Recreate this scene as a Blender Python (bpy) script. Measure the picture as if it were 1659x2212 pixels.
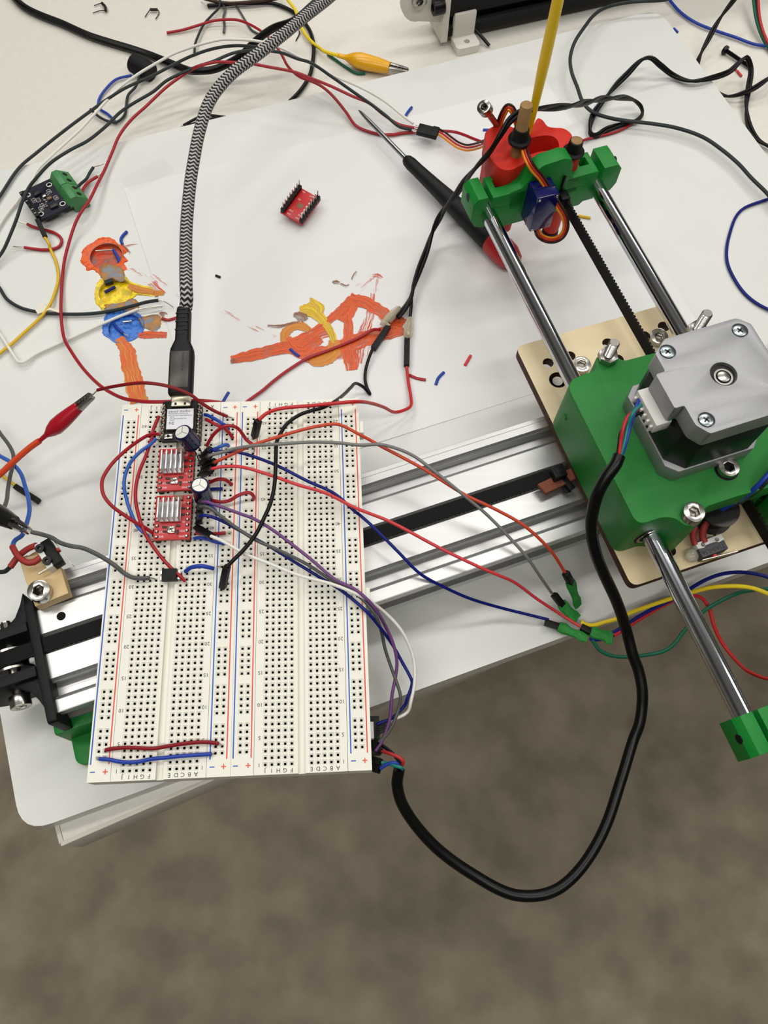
import bpy, bmesh, math, random
from mathutils import Vector, Matrix
from mathutils.geometry import tessellate_polygon
random.seed(7)
for o in list(bpy.data.objects): bpy.data.objects.remove(o)
SC = bpy.context.scene
COL = SC.collection

# ------------------------------------------------------------------ camera
# all lengths in millimetres, origin on the top of the breadboard, z up; the
# floor lies 800 mm lower.  W() turns them into metres with the floor at z = 0
FPX = 1748.37
CAMP = Vector((91.232, -35.112, 324.456))
RM = Matrix(((0.9987665604, -0.0447483004, 0.0215162134),
             (-0.0326444504, -0.9183080521, -0.3945182648),
             (0.0374125338, 0.3933292653, -0.9186361583)))
def W(p): return Vector((p[0]*.001, p[1]*.001, (p[2]+800.0)*.001))
cam = bpy.data.cameras.new('camera'); camo = bpy.data.objects.new('camera', cam); COL.objects.link(camo)
cam.sensor_fit = 'HORIZONTAL'; cam.sensor_width = 36; cam.lens = FPX*36/1659.0
cam.clip_start = 0.01; cam.clip_end = 60
mw = Matrix.Identity(4)
for i in range(3):
    mw[i][0] = RM[0][i]; mw[i][1] = -RM[1][i]; mw[i][2] = -RM[2][i]; mw[i][3] = W(CAMP)[i]
camo.matrix_world = mw
SC.camera = camo

# ------------------------------------------------------------------ light
wd = bpy.data.worlds.new('world'); SC.world = wd; wd.use_nodes = True
wd.node_tree.nodes['Background'].inputs[0].default_value = (0.93, 0.95, 1.0, 1)
wd.node_tree.nodes['Background'].inputs[1].default_value = 0.34
def ceiling_light(x, y, rz, energy, sx=1.25, sy=0.16):
    l = bpy.data.lights.new('ceiling_light', 'AREA'); l.shape = 'RECTANGLE'; l.size = sx; l.size_y = sy
    l.energy = energy; l.color = (1.0, 0.975, 0.93)
    o = bpy.data.objects.new('ceiling_light', l); COL.objects.link(o)
    o.location = (x, y, 2.62); o.rotation_euler = (0, 0, rz)
    u = l.copy(); u.energy = energy*.3; q = bpy.data.objects.new('added_uplight', u); COL.objects.link(q)  # added uplight: brightens the ceiling mirrored in the rods and gives fill
    q.location = (x, y, 2.64); q.rotation_euler = (math.pi, 0, rz)
for (x, y, e) in ((-0.75, 0.45, 9.5), (0.75, 0.75, 9.5), (-0.5, 1.75, 9.5), (1.1, 2.0, 9.0), (0.1, 3.0, 8.0), (2.0,0.6,6.0), (-0.65,-0.75,10.5), (0.75,-0.55,10.5)):  # last two, in front, are added to lift the near edges and floor
    ceiling_light(x, y, math.radians(18), e)
SC.view_settings.view_transform = 'Standard'; SC.view_settings.look = 'None'
SC.view_settings.exposure = 0.0; SC.view_settings.gamma = 1.0
SC.view_settings.use_curve_mapping = False

# ------------------------------------------------------------------ coordinates
def un(u, v, z):                       # photo pixel + real height -> point in mm
    d = RM.transposed() @ Vector(((u-829.5)/FPX, (v-1106.0)/FPX, 1.0))
    return CAMP + d*((z-CAMP.z)/d.z)
def zf(x0, y0, s): return lambda x, y: (x0+x/s, y0+y/s)
I0 = lambda x, y: (x, y)
ZA = zf(180,820,4.879); ZB = zf(480,820,4.879); ZC = zf(160,1250,4.809); ZD = zf(480,1250,3.95)
ZE = zf(300,840,6.381); ZF = zf(300,1020,6.381); ZG = zf(960,180,3.77); ZH = zf(1100,580,2.968)
ZI = zf(1350,660,5.369); ZJ = zf(1300,1040,4.621); ZK = zf(1160,1200,3.3246); ZL = zf(0,1120,4.096)
ZM = zf(0,0,3.687); ZN = zf(400,0,3.318); ZO = zf(820,0,3.858); ZP = zf(1200,0,3.614)
ZQ = zf(0,340,3.95); ZR = zf(480,560,2.86); ZS = zf(0,820,5.027); ZT = zf(580,380,11.85)
ZU = zf(760,830,3.13); ZW = zf(700,1260,2.676); ZX = zf(340,620,7.9); ZY = zf(860,220,6.146)
Z4 = zf(1440,1040,7.575); Z6 = zf(400,0,5.184); Z7 = zf(780,640,9.217); Z8 = zf(780,1520,11.06)
Z9 = zf(0,340,6.9125); ZZ = zf(1300,0,4.621); Y1 = zf(1180,1210,9.217); Y2 = zf(160,500,6.9125)
Y3 = zf(400,940,13.825); Y4 = zf(400,1040,11.06); Y5 = zf(830,0,6.381)
def PT(F, pts): return [un(*F(p[0], p[1]), p[2]) for p in pts]
TH = math.radians(16.5)
def M(X, Y, z=0.0): return Vector((X*math.cos(TH)-Y*math.sin(TH), X*math.sin(TH)+Y*math.cos(TH), z))
def toM(p): return Vector((p[0]*math.cos(TH)+p[1]*math.sin(TH), -p[0]*math.sin(TH)+p[1]*math.cos(TH), p[2]))
def MF(q): return M(q[0], q[1], q[2])
ZTAB, ZSH, ZRAIL = -60.0, -48.0, -12.0      # table top, plastic board top, rail top

# ------------------------------------------------------------------ materials
def lin(c):
    r = []
    for x in c[:3]:
        x /= 255.0
        r.append(x/12.92 if x <= .04045 else ((x+.055)/1.055)**2.4)
    return (*r, 1)
MATS = {}
def mat(name, col, rough=.5, metal=0.0, noise=0.0, nscale=40, bump=0.0, bscale=200, spec=.5, coat=0.0, trans=0.0, alpha=1.0, sss=0.0, aniso=None, col2=None):
    if name in MATS: return MATS[name]
    m = bpy.data.materials.new(name); m.use_nodes = True
    nt = m.node_tree; N = nt.nodes; L = nt.links; b = N['Principled BSDF']
    b.inputs['Base Color'].default_value = lin(col); b.inputs['Roughness'].default_value = rough
    b.inputs['Metallic'].default_value = metal; b.inputs['Specular IOR Level'].default_value = spec
    b.inputs['Coat Weight'].default_value = coat; b.inputs['Transmission Weight'].default_value = trans
    b.inputs['Alpha'].default_value = alpha
    if sss: b.inputs['Subsurface Weight'].default_value = sss; b.inputs['Subsurface Scale'].default_value = .003
    tc = N.new('ShaderNodeTexCoord'); mp = N.new('ShaderNodeMapping'); L.new(tc.outputs['Object'], mp.inputs[0])
    if aniso: mp.inputs['Rotation'].default_value = (0, 0, aniso[0]); mp.inputs['Scale'].default_value = aniso[1]
    if noise:
        n = N.new('ShaderNodeTexNoise'); n.inputs['Scale'].default_value = nscale; n.inputs['Detail'].default_value = 6
        L.new(mp.outputs[0], n.inputs[0])
        r = N.new('ShaderNodeValToRGB'); c = lin(col)
        d = lin(col2) if col2 else tuple(max(0, x*(1-noise)) for x in c[:3])+(1,)
        hi = c if col2 else tuple(min(1, x*(1+noise*.6)) for x in c[:3])+(1,)
        r.color_ramp.elements[0].position = .32; r.color_ramp.elements[1].position = .68
        r.color_ramp.elements[0].color = d; r.color_ramp.elements[1].color = hi
        L.new(n.outputs[0], r.inputs[0]); L.new(r.outputs[0], b.inputs['Base Color'])
    if bump:
        n2 = N.new('ShaderNodeTexNoise'); n2.inputs['Scale'].default_value = bscale; n2.inputs['Detail'].default_value = 3
        L.new(mp.outputs[0], n2.inputs[0])
        bp = N.new('ShaderNodeBump'); bp.inputs['Strength'].default_value = bump; bp.inputs['Distance'].default_value = .0004
        L.new(n2.outputs[0], bp.inputs['Height']); L.new(bp.outputs[0], b.inputs['Normal'])
    MATS[name] = m; return m
def mix(m, fac_node_fn): pass

mat('floor_concrete', (150,139,118), .7, noise=.3, nscale=17, bump=.3, bscale=60, col2=(118,108,89))
mat('table_laminate', (218,214,204), .42, bump=.25, bscale=900, noise=.03, nscale=300)
mat('room_wall', (172,170,166), .8)
mat('room_ceiling', (190,192,196), .8)
mat('table_edge', (205,200,188), .5)
mat('hdpe', (213,214,209), .33, noise=.03, nscale=14, bump=.12, bscale=500, sss=.0)
mat('paper', (222,222,221), .85, spec=.2, bump=.05, bscale=30)
mat('breadboard', (232,230,218), .5, spec=.35)
mat('hole_dark', (22,20,17), .8, spec=.1)
mat('clip_metal', (120,112,95), .4, metal=.8)
mat('print_black', (38,36,34), .7)
mat('print_red', (222,84,66), .7)
mat('print_blue', (48,92,185), .7)
mat('green_pla', (8,122,36), .42, noise=.16, nscale=3000, bump=.4, bscale=4500, spec=.45)
mat('green_pla_plain', (10,124,42), .48, bump=.15, bscale=600, noise=.06, nscale=60, spec=.35)
mat('red_pla', (206,40,24), .5, bump=.25, bscale=3500, noise=.06, nscale=500, spec=.3)
mat('alu', (190,190,189), .38, metal=.92, bump=.22, bscale=160, noise=.06, nscale=100, aniso=(-math.radians(17.5), (.04,1,1)))
mat('alu_groove', (120,120,118), .5, metal=.7)
mat('motor_alu', (168,168,170), .52, metal=.7, noise=.1, nscale=2500, bump=.22, bscale=4500)
mat('motor_black', (9,10,10), .4, spec=.3)
mat('chrome', (205,208,214), .07, metal=1.0)
mat('steel', (176,172,166), .24, metal=1.0)
mat('screw_zinc', (170,182,186), .25, metal=1.0)
mat('tin', (196,192,182), .22, metal=1.0)
mat('wire_bare', (190,184,172), .3, metal=1.0)
mat('dark_metal', (52,50,48), .35, metal=.8)
mat('black_plastic', (10,10,11), .5, spec=.25)
mat('black_rubber', (14,14,15), .6, spec=.25)
mat('black_powder', (12,12,14), .55, spec=.25, bump=.2, bscale=900)
mat('black_gloss', (6,6,7), .35, spec=.3)
mat('ply', (222,207,174), .6, noise=.22, nscale=38, aniso=(-TH, (.12,1,1)), col2=(206,187,148), bump=.1, bscale=150)
mat('ply_edge', (74,44,26), .75, noise=.4, nscale=300)
mat('ply_old', (214,190,146), .65, noise=.2, nscale=60, col2=(196,168,120))
mat('belt', (9,9,9), .7, spec=.2)
mat('rag', (122,66,48), .8, bump=.5, bscale=700)
mat('pcb_red', (186,22,26), .35, noise=.1, nscale=300)
mat('pcb_blue', (10,13,34), .45, spec=.3)
mat('pcb_black', (8,9,9), .45, spec=.25)
mat('silk', (226,214,212), .6)
mat('heatsink', (214,214,214), .34, metal=.6)
mat('shield_white', (214,214,220), .4, metal=.0)
mat('shield_metal', (176,170,150), .28, metal=1.0)
mat('cap_sleeve', (22,20,62), .22, spec=.6)
mat('cap_stripe', (70,76,98), .3)
mat('cap_top', (228,228,222), .35, metal=.15)
mat('smd_brown', (120,92,62), .4)
mat('smd_dark', (26,24,24), .4)
mat('servo_blue', (14,18,88), .14, trans=.15, spec=.5)
mat('servo_dark', (10,20,44), .15, spec=.6)
mat('wood_dowel', (150,116,72), .65, noise=.2, nscale=120)
mat('brush_yellow', (250,208,8), .35)
mat('handle_black', (12,13,14), .55, spec=.3)
mat('handle_red', (178,28,30), .4)
mat('blade', (150,152,154), .25, metal=1.0)
mat('clip_red', (170,16,36), .28, coat=.2)
mat('clip_yellow', (232,170,12), .3, coat=.2)
mat('clip_black', (14,14,14), .28, coat=.2)
mat('terminal_green', (62,128,74), .42)
mat('usb_grey', (66,64,60), .35, metal=.5)
mat('usb_black', (13,13,14), .55, spec=.3)
mat('tape_green', (30,128,48), .7, bump=.8, bscale=500, noise=.2, nscale=500)
mat('masking', (224,218,200), .8)
mat('glue', (216,206,178), .12, alpha=.5, spec=.6)
mat('glue_clear', (190,188,174), .15, alpha=.45, spec=.6)
mat('shrink_red', (150,42,38), .6)
mat('switch_white', (214,212,206), .5)
mat('switch_grey', (64,64,66), .55)
mat('white_pla', (222,219,208), .5, bump=.1, bscale=600)
mat('ferrule_red', (196,40,40), .5)
for n, c in dict(red=(158,22,34), darkred=(128,16,26), brightred=(190,34,36), orangered=(196,66,40), pinkred=(206,56,62),
                 blue=(24,58,156), navy=(12,24,110), lightblue=(48,92,176), black=(9,9,10), slate=(40,47,46), grey=(118,118,114),
                 dgrey=(78,79,78), purple=(104,62,116), white=(226,224,216), yellow=(216,176,32), green=(16,92,66), teal=(22,120,112),
                 orange=(228,136,28), servored=(190,52,36), brown=(58,36,28), motorred=(180,40,44), orangeclip=(206,70,32), brightyellow=(232,204,30)).items():
    mat('w_'+n, c, .42, spec=.25 if sum(c) < 200 else .4)

def braid():
    m = bpy.data.materials.new('braid'); m.use_nodes = True; nt = m.node_tree; N = nt.nodes; L = nt.links; b = N['Principled BSDF']
    b.inputs['Roughness'].default_value = .7
    tc = N.new('ShaderNodeTexCoord'); sp = N.new('ShaderNodeSeparateXYZ'); L.new(tc.outputs['UV'], sp.inputs[0])
    def mth(op, a, c=None):
        n = N.new('ShaderNodeMath'); n.operation = op
        for i, x in ((0, a), (1, c)):
            if x is None: continue
            if isinstance(x, (int, float)): n.inputs[i].default_value = x
            else: L.new(x, n.inputs[i])
        return n.outputs[0]
    z = mth('PINGPONG', mth('MULTIPLY', sp.outputs[0], 6.0), .5)          # chevrons round the sleeve
    f = mth('FRACT', mth('ADD', mth('DIVIDE', sp.outputs[1], 2.15), mth('MULTIPLY', z, 1.0)))
    k = mth('GREATER_THAN', f, .56)
    mx = N.new('ShaderNodeMix'); mx.data_type = 'RGBA'; L.new(k, mx.inputs[0])
    mx.inputs[6].default_value = lin((20,20,21)); mx.inputs[7].default_value = lin((178,176,174))
    L.new(mx.outputs[2], b.inputs['Base Color'])
    tri = mth('PINGPONG', f, .5); bp = N.new('ShaderNodeBump'); bp.inputs['Strength'].default_value = .6; bp.inputs['Distance'].default_value = .0005
    L.new(tri, bp.inputs['Height']); L.new(bp.outputs[0], b.inputs['Normal'])
    MATS['braid'] = m
braid()
# ------------------------------------------------------------------ mesh helpers
def newell(pts):
    n = Vector((0,0,0))
    for i in range(len(pts)):
        a, b = Vector(pts[i]), Vector(pts[(i+1) % len(pts)]); n += a.cross(b)
    return n
ID = lambda p: p
class G:
    def __init__(s): s.v = []; s.f = []; s.mi = []; s.uv = {}
    def add(s, vs, fs, m=0):
        o = len(s.v); s.v += [Vector(p) for p in vs]
        for f in fs: s.f.append([i+o for i in f]); s.mi.append(m)
        return s
    def box(s, c, d, T=ID, rz=0.0, m=0):
        x, y, z = d[0]/2, d[1]/2, d[2]/2; co, si = math.cos(rz), math.sin(rz)
        vs = []
        for k in (-1, 1):
            for (i, j) in ((-1,-1), (1,-1), (1,1), (-1,1)):
                px, py = i*x, j*y
                vs.append(T(Vector((c[0]+px*co-py*si, c[1]+px*si+py*co, c[2]+k*z))))
        return s.add(vs, [(3,2,1,0), (4,5,6,7), (0,1,5,4), (1,2,6,5), (2,3,7,6), (3,0,4,7)], m)
    def prism(s, outer, z0, z1, holes=(), T=ID, m=0, mside=None, taper=1.0):
        loops = [list(outer)] + [list(h) for h in holes]
        flat = [Vector((p[0], p[1], 0)) for l in loops for p in l]
        tri = tessellate_polygon([[Vector((p[0], p[1], 0)) for p in l] for l in loops]) if holes else None
        n = len(flat); o = len(s.v)
        cx = sum(p[0] for p in outer)/len(outer); cy = sum(p[1] for p in outer)/len(outer)
        for z, k in ((z0, 1.0), (z1, taper)):
            for p in flat: s.v.append(Vector(T(Vector((cx+(p.x-cx)*k, cy+(p.y-cy)*k, z)))))
        if tri:
            for t in tri:
                a, b, c = t
                s.f.append([o+a, o+b, o+c]); s.mi.append(m); s.f.append([o+n+c, o+n+b, o+n+a]); s.mi.append(m)
        else:
            s.f.append([o+i for i in range(n)][::-1]); s.mi.append(m)
            s.f.append([o+n+i for i in range(n)]); s.mi.append(m)
        b = 0
        for l in loops:
            q = len(l)
            for i in range(q):
                j = (i+1) % q
                s.f.append([o+b+i, o+b+j, o+n+b+j, o+n+b+i]); s.mi.append(m if mside is None else mside)
            b += q
        return s
    def tube(s, path, r, n=10, cap=True, uv=False, m=0, rs=None):
        P = [Vector(p) for p in path]; k = len(P); o = len(s.v)
        tg = [(P[min(i+1, k-1)]-P[max(i-1, 0)]).normalized() for i in range(k)]
        up = Vector((0,0,1)) if abs(tg[0].z) < .9 else Vector((1,0,0))
        nx = tg[0].cross(up).normalized(); ln = 0.0
        lens = []
        for i in range(k):
            if i:
                ln += (P[i]-P[i-1]).length
                nx = (nx - tg[i]*nx.dot(tg[i])).normalized()
            lens.append(ln); ny = tg[i].cross(nx)
            rr = rs[i] if rs else r
            for j in range(n):
                a = 2*math.pi*j/n; s.v.append(P[i] + (nx*math.cos(a)+ny*math.sin(a))*rr)
        for i in range(k-1):
            for j in range(n):
                j2 = (j+1) % n
                if uv: s.uv[len(s.f)] = [(j/n, lens[i]), ((j+1)/n, lens[i]), ((j+1)/n, lens[i+1]), (j/n, lens[i+1])]
                s.f.append([o+i*n+j, o+i*n+j2, o+(i+1)*n+j2, o+(i+1)*n+j]); s.mi.append(m)
        if cap:
            s.f.append([o+j for j in range(n)][::-1]); s.mi.append(m)
            s.f.append([o+(k-1)*n+j for j in range(n)]); s.mi.append(m)
        return s
    def cyl(s, a, b, r, r2=None, n=20, m=0): return s.tube([a, b], r, n, rs=[r, r if r2 is None else r2], m=m)
    def lathe(s, a, axis, prof, n=24, m=0):          # prof: (distance along the axis, radius)
        ax = Vector(axis).normalized(); a = Vector(a)
        return s.tube([a+ax*0, a+ax*1], 1, n, m=m) if False else s._lathe(a, ax, prof, n, m)
    def _lathe(s, a, ax, prof, n, m):
        up = Vector((0,0,1)) if abs(ax.z) < .9 else Vector((1,0,0))
        nx = ax.cross(up).normalized(); ny = ax.cross(nx); o = len(s.v)
        for (d, r) in prof:
            for j in range(n):
                t = 2*math.pi*j/n; s.v.append(a+ax*d+(nx*math.cos(t)+ny*math.sin(t))*r)
        for i in range(len(prof)-1):
            for j in range(n):
                j2 = (j+1) % n; s.f.append([o+i*n+j, o+i*n+j2, o+(i+1)*n+j2, o+(i+1)*n+j]); s.mi.append(m)
        s.f.append([o+j for j in range(n)][::-1]); s.mi.append(m)
        s.f.append([o+(len(prof)-1)*n+j for j in range(n)]); s.mi.append(m)
        return s
    def ball(s, c, r, n=12, sq=1.0):
        c = Vector(c); k = n//2; vs = []; fs = []
        for i in range(k+1):
            t = math.pi*i/k
            for j in range(n):
                a = 2*math.pi*j/n; vs.append(c+Vector((r*math.sin(t)*math.cos(a), r*math.sin(t)*math.sin(a), r*sq*math.cos(t))))
        for i in range(k):
            for j in range(n): fs.append((i*n+j, (i+1)*n+j, (i+1)*n+(j+1) % n, i*n+(j+1) % n))
        return s.add(vs, fs)
    def text(s, txt, size, T, depth=.08, ax='LEFT', space=1.0, m=0):
        vs, fs = text_mesh(txt, size, depth, ax, space); return s.add([T(v) for v in vs], fs, m)
    def build(s, name, mats, parent=None, smooth=True, bevel=0.0, bz=None, local=False, seg=2, sub=0, loc=None):
        if isinstance(mats, str): mats = [mats]
        if loc is None: loc = Vector((0,0,0)) if (parent is not None) else s.v[0].copy()
        me = bpy.data.meshes.new(name)
        base = loc if parent is None else (Vector((0,0,0)) if local else Vector(ORG[parent.name]))
        k = .001
        me.from_pydata([((v.x-base.x)*k, (v.y-base.y)*k, (v.z-base.z)*k) for v in s.v], [], s.f)
        for mm in mats: me.materials.append(MATS[mm])
        for p, i in zip(me.polygons, s.mi): p.material_index = min(i, len(mats)-1)
        if s.uv:
            ul = me.uv_layers.new(name='UVMap')
            for p in me.polygons:
                if p.index in s.uv:
                    for li, q in zip(p.loop_indices, s.uv[p.index]): ul.data[li].uv = q
        if not s.uv:
            bm = bmesh.new(); bm.from_mesh(me)
            bmesh.ops.remove_doubles(bm, verts=bm.verts, dist=1e-7)
            bmesh.ops.recalc_face_normals(bm, faces=bm.faces)
            if bevel:
                ed = [e for e in bm.edges if len(e.link_faces) == 2 and e.calc_face_angle(0) > .5 and (bz is None or min(v.co.z for v in e.verts)/k+base.z > bz)]
                bmesh.ops.bevel(bm, geom=ed, offset=bevel*k, segments=seg, profile=.5, affect='EDGES', clamp_overlap=True)
            bm.to_mesh(me); bm.free()
        if smooth:
            for p in me.polygons: p.use_smooth = True
            me.set_sharp_from_angle(angle=math.radians(38))
        o = bpy.data.objects.new(name, me); COL.objects.link(o)
        if parent is not None: o.parent = parent
        else: o.location = W(base)
        ORG[o.name] = tuple(base)
        if sub:
            md = o.modifiers.new('sub', 'SUBSURF'); md.levels = sub; md.render_levels = sub
        return o
TCACHE = {}; ORG = {}
def text_mesh(txt, size, depth, ax='LEFT', space=1.0):
    key = (txt, size, depth, ax, space)
    if key in TCACHE: return TCACHE[key]
    cu = bpy.data.curves.new('t', 'FONT'); cu.body = txt; cu.size = size; cu.extrude = depth/2; cu.align_x = ax; cu.align_y = 'CENTER'
    cu.space_character = space; cu.resolution_u = 2
    ob = bpy.data.objects.new('t', cu); COL.objects.link(ob)
    me = bpy.data.meshes.new_from_object(ob.evaluated_get(bpy.context.evaluated_depsgraph_get()))
    r = ([v.co.copy() for v in me.vertices], [list(p.vertices) for p in me.polygons])
    bpy.data.objects.remove(ob); bpy.data.curves.remove(cu); bpy.data.meshes.remove(me)
    TCACHE[key] = r; return r
def tag(o, label=None, cat=None, group=None, kind=None):
    if label: o['label'] = label
    if cat: o['category'] = cat
    if group: o['group'] = group
    if kind: o['kind'] = kind
    return o
def thing(name, label, cat, loc, group=None, kind=None):
    o = bpy.data.objects.new(name, None); COL.objects.link(o); o.empty_display_size = .005
    o.location = W(loc); ORG[o.name] = tuple(loc); return tag(o, label, cat, group, kind)
def frame(o, x, y):                    # local frame -> mm
    o, x = Vector(o), Vector(x).normalized(); y = Vector(y); z = x.cross(y).normalized(); y = z.cross(x)
    return lambda p: o + x*p[0] + y*p[1] + z*p[2]
def smooth(pts, k=6):                  # centripetal-ish Catmull-Rom
    P = [Vector(p) for p in pts]
    if len(P) < 3: return P
    P = [P[0]*2-P[1]] + P + [P[-1]*2-P[-2]]; out = []
    for i in range(1, len(P)-2):
        a, b, c, d = P[i-1:i+3]
        t1 = (c-a); t2 = (d-b); l = (c-b).length
        m1 = t1*(l/max(1e-6, ((b-a).length+l))); m2 = t2*(l/max(1e-6, ((d-c).length+l)))
        for j in range(k):
            t = j/k; t3 = t*t*t; tt = t*t
            out.append(b*(2*t3-3*tt+1)+m1*(t3-2*tt+t)+c*(-2*t3+3*tt)+m2*(t3-tt))
    out.append(P[-2]); return out
def circ(cx, cy, r, n=24, a0=0.0): return [(cx+r*math.cos(a0+2*math.pi*i/n), cy+r*math.sin(a0+2*math.pi*i/n)) for i in range(n)]
def rrect(x0, y0, x1, y1, r, n=5):
    out = []
    for (cx, cy, a) in ((x1-r,y0+r,-90), (x1-r,y1-r,0), (x0+r,y1-r,90), (x0+r,y0+r,180)):
        for i in range(n+1):
            t = math.radians(a+90*i/n); out.append((cx+r*math.cos(t), cy+r*math.sin(t)))
    return out
def roundpoly(pts, rad, n=4):
    out = []; k = len(pts)
    for i in range(k):
        a, b, c = Vector(pts[i-1][:2]), Vector(pts[i][:2]), Vector(pts[(i+1) % k][:2])
        r = rad[i] if isinstance(rad, (list, tuple)) else rad
        r = min(r, (a-b).length*.45, (c-b).length*.45)
        if r <= 0: out.append(tuple(b)); continue
        p, q = b+(a-b).normalized()*r, b+(c-b).normalized()*r
        for j in range(n+1):
            t = j/n; out.append(tuple(p*(1-t)**2+b*2*t*(1-t)+q*t*t))
    return out
def wire(name, label, pts, r, colm, cat='wire', group=None, tip0=None, tip1=None, k=6, n=9, parent=None):
    path = smooth(pts, k)
    if tip0 is None and tip1 is None and parent is None:
        return tag(G().tube(path, r, n).build(name, colm), label, cat, group)
    t = parent if parent is not None else thing(name, label, cat, path[0], group)
    G().tube(path, r, n).build('insulation', colm, t)
    if tip0: G().tube(smooth([path[0]]+tip0[::-1] if False else tip0+[path[0]], 4), .32, 7).build('bare_end', 'wire_bare', t)
    if tip1: G().tube(smooth([path[-1]]+tip1, 4), .32, 7).build('bare_end', 'wire_bare', t)
    return t
def socket_screw(t, base, axis, rh, hh, r, shank, mt='steel', name='screw', thread=False):
    a = Vector(base); ax = Vector(axis).normalized(); g = G()
    up = Vector((0,0,1)) if abs(ax.z) < .9 else Vector((1,0,0))
    nx = ax.cross(up).normalized(); ny = ax.cross(nx)
    T = lambda p: a+nx*p[0]+ny*p[1]+ax*p[2]
    g.prism(circ(0,0,rh,24), 0, hh*.35, T=T)
    g.prism(circ(0,0,rh,24), hh*.35, hh, holes=[circ(0,0,rh*.52,6)], T=T)
    if shank: g.prism(circ(0,0,r,12), -shank, 0, T=T)
    return g.build(name, mt, t, bevel=rh*.06)
def stud(t, base, axis, r, h, mt='steel', name='threaded_bolt'):
    n = max(3, int(h/.8)); pr = []
    for i in range(n): pr += [(i*h/n, r), ((i+.5)*h/n, r*.74)]
    pr += [(h, r*.8)]
    return G().lathe(base, axis, pr, 14).build(name, mt, t)
def nut(t, base, axis, r, h, mt='steel'):
    ax = Vector(axis).normalized(); up = Vector((0,0,1)) if abs(ax.z) < .9 else Vector((1,0,0))
    nx = ax.cross(up).normalized(); ny = ax.cross(nx); a = Vector(base)
    return G().prism(circ(0,0,r,6), 0, h, T=lambda p: a+nx*p[0]+ny*p[1]+ax*p[2]).build('nut', mt, t, bevel=.3)
def copy_tree(o, parent=None):
    c = o.copy(); COL.objects.link(c); c.parent = parent
    for ch in [x for x in bpy.data.objects if x.parent == o]: copy_tree(ch, c)
    return c
# ------------------------------------------------------------------ floor, table
g = G(); g.box((300,200,-805), (7000,7000,10)); tag(g.build('floor', 'floor_concrete'), 'brown grey stained concrete floor below the table', None, None, 'structure')

def shell(n, c, d, m, lab): tag(G().box(c, d).build(n, m), lab, None, None, 'structure')
shell('wall_back', (300,3720,600), (7000,40,2820), 'room_wall', 'plain pale wall behind the table')
shell('wall_front', (300,-3320,600), (7000,40,2820), 'room_wall', 'plain pale wall behind the viewer')
shell('wall_left', (-3220,200,600), (40,7000,2820), 'room_wall', 'plain pale wall on the left')
shell('wall_right', (3820,200,600), (40,7000,2820), 'room_wall', 'plain pale wall on the right')
shell('ceiling', (300,200,2040), (7000,7000,40), 'room_ceiling', 'grey ceiling above the table')
TT = math.radians(20.8); c0 = M(-46, -11.4, 0)
def TB(p): return Vector((c0.x+p[0]*math.cos(TT)-p[1]*math.sin(TT), c0.y+p[0]*math.sin(TT)+p[1]*math.cos(TT), p[2]))
tb = thing('table', 'beige laminate work table with a pale edge band standing on the concrete floor', 'table', TB((700,350,-800)))
g = G(); g.prism([(1.6,1.6), (1500,1.6), (1500,760), (1.6,760)], -87, ZTAB, T=TB); g.build('table_top', 'table_laminate', tb, bevel=.3)
g = G(); g.box((750,.75,-74), (1500,1.5,28.2), T=TB); g.box((.75,380,-74), (1.5,757,28.2), T=TB); g.build('edge_band', 'table_edge', tb, bevel=.4)
for (x, y) in ((420,400), (1380,400), (420,690), (1380,690)):
    G().box((x,y,-443.5), (40,40,713), T=TB).build('leg', 'black_powder', tb)

# ------------------------------------------------------------------ white plastic board with paint wells
wells = [un(*Y2(478,365), ZSH), un(*Y2(620,900), ZSH), un(*Y2(770,1440), ZSH)]
WR = [9.3, 9.3, 9.6]
S0 = Vector((-54.0,-18.8,0)); S1 = Vector((-165.7,339.5,0)); S2 = Vector((313,495,0)); S3 = Vector((430,133,0))
outl = roundpoly([S0, S3, S2, S1], [13,13,13,13], 6)
pb = thing('plastic_board', 'white plastic cutting board with rounded corners lying on the table', 'board', (100,200,ZTAB))
holes = [circ(w.x, w.y, r, 32) for w, r in zip(wells, WR)]
g = G(); g.prism(outl, ZTAB, ZSH-3.2); g.prism(outl, ZSH-3.2, ZSH, holes=holes); g.build('slab', 'hdpe', pb)

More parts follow.
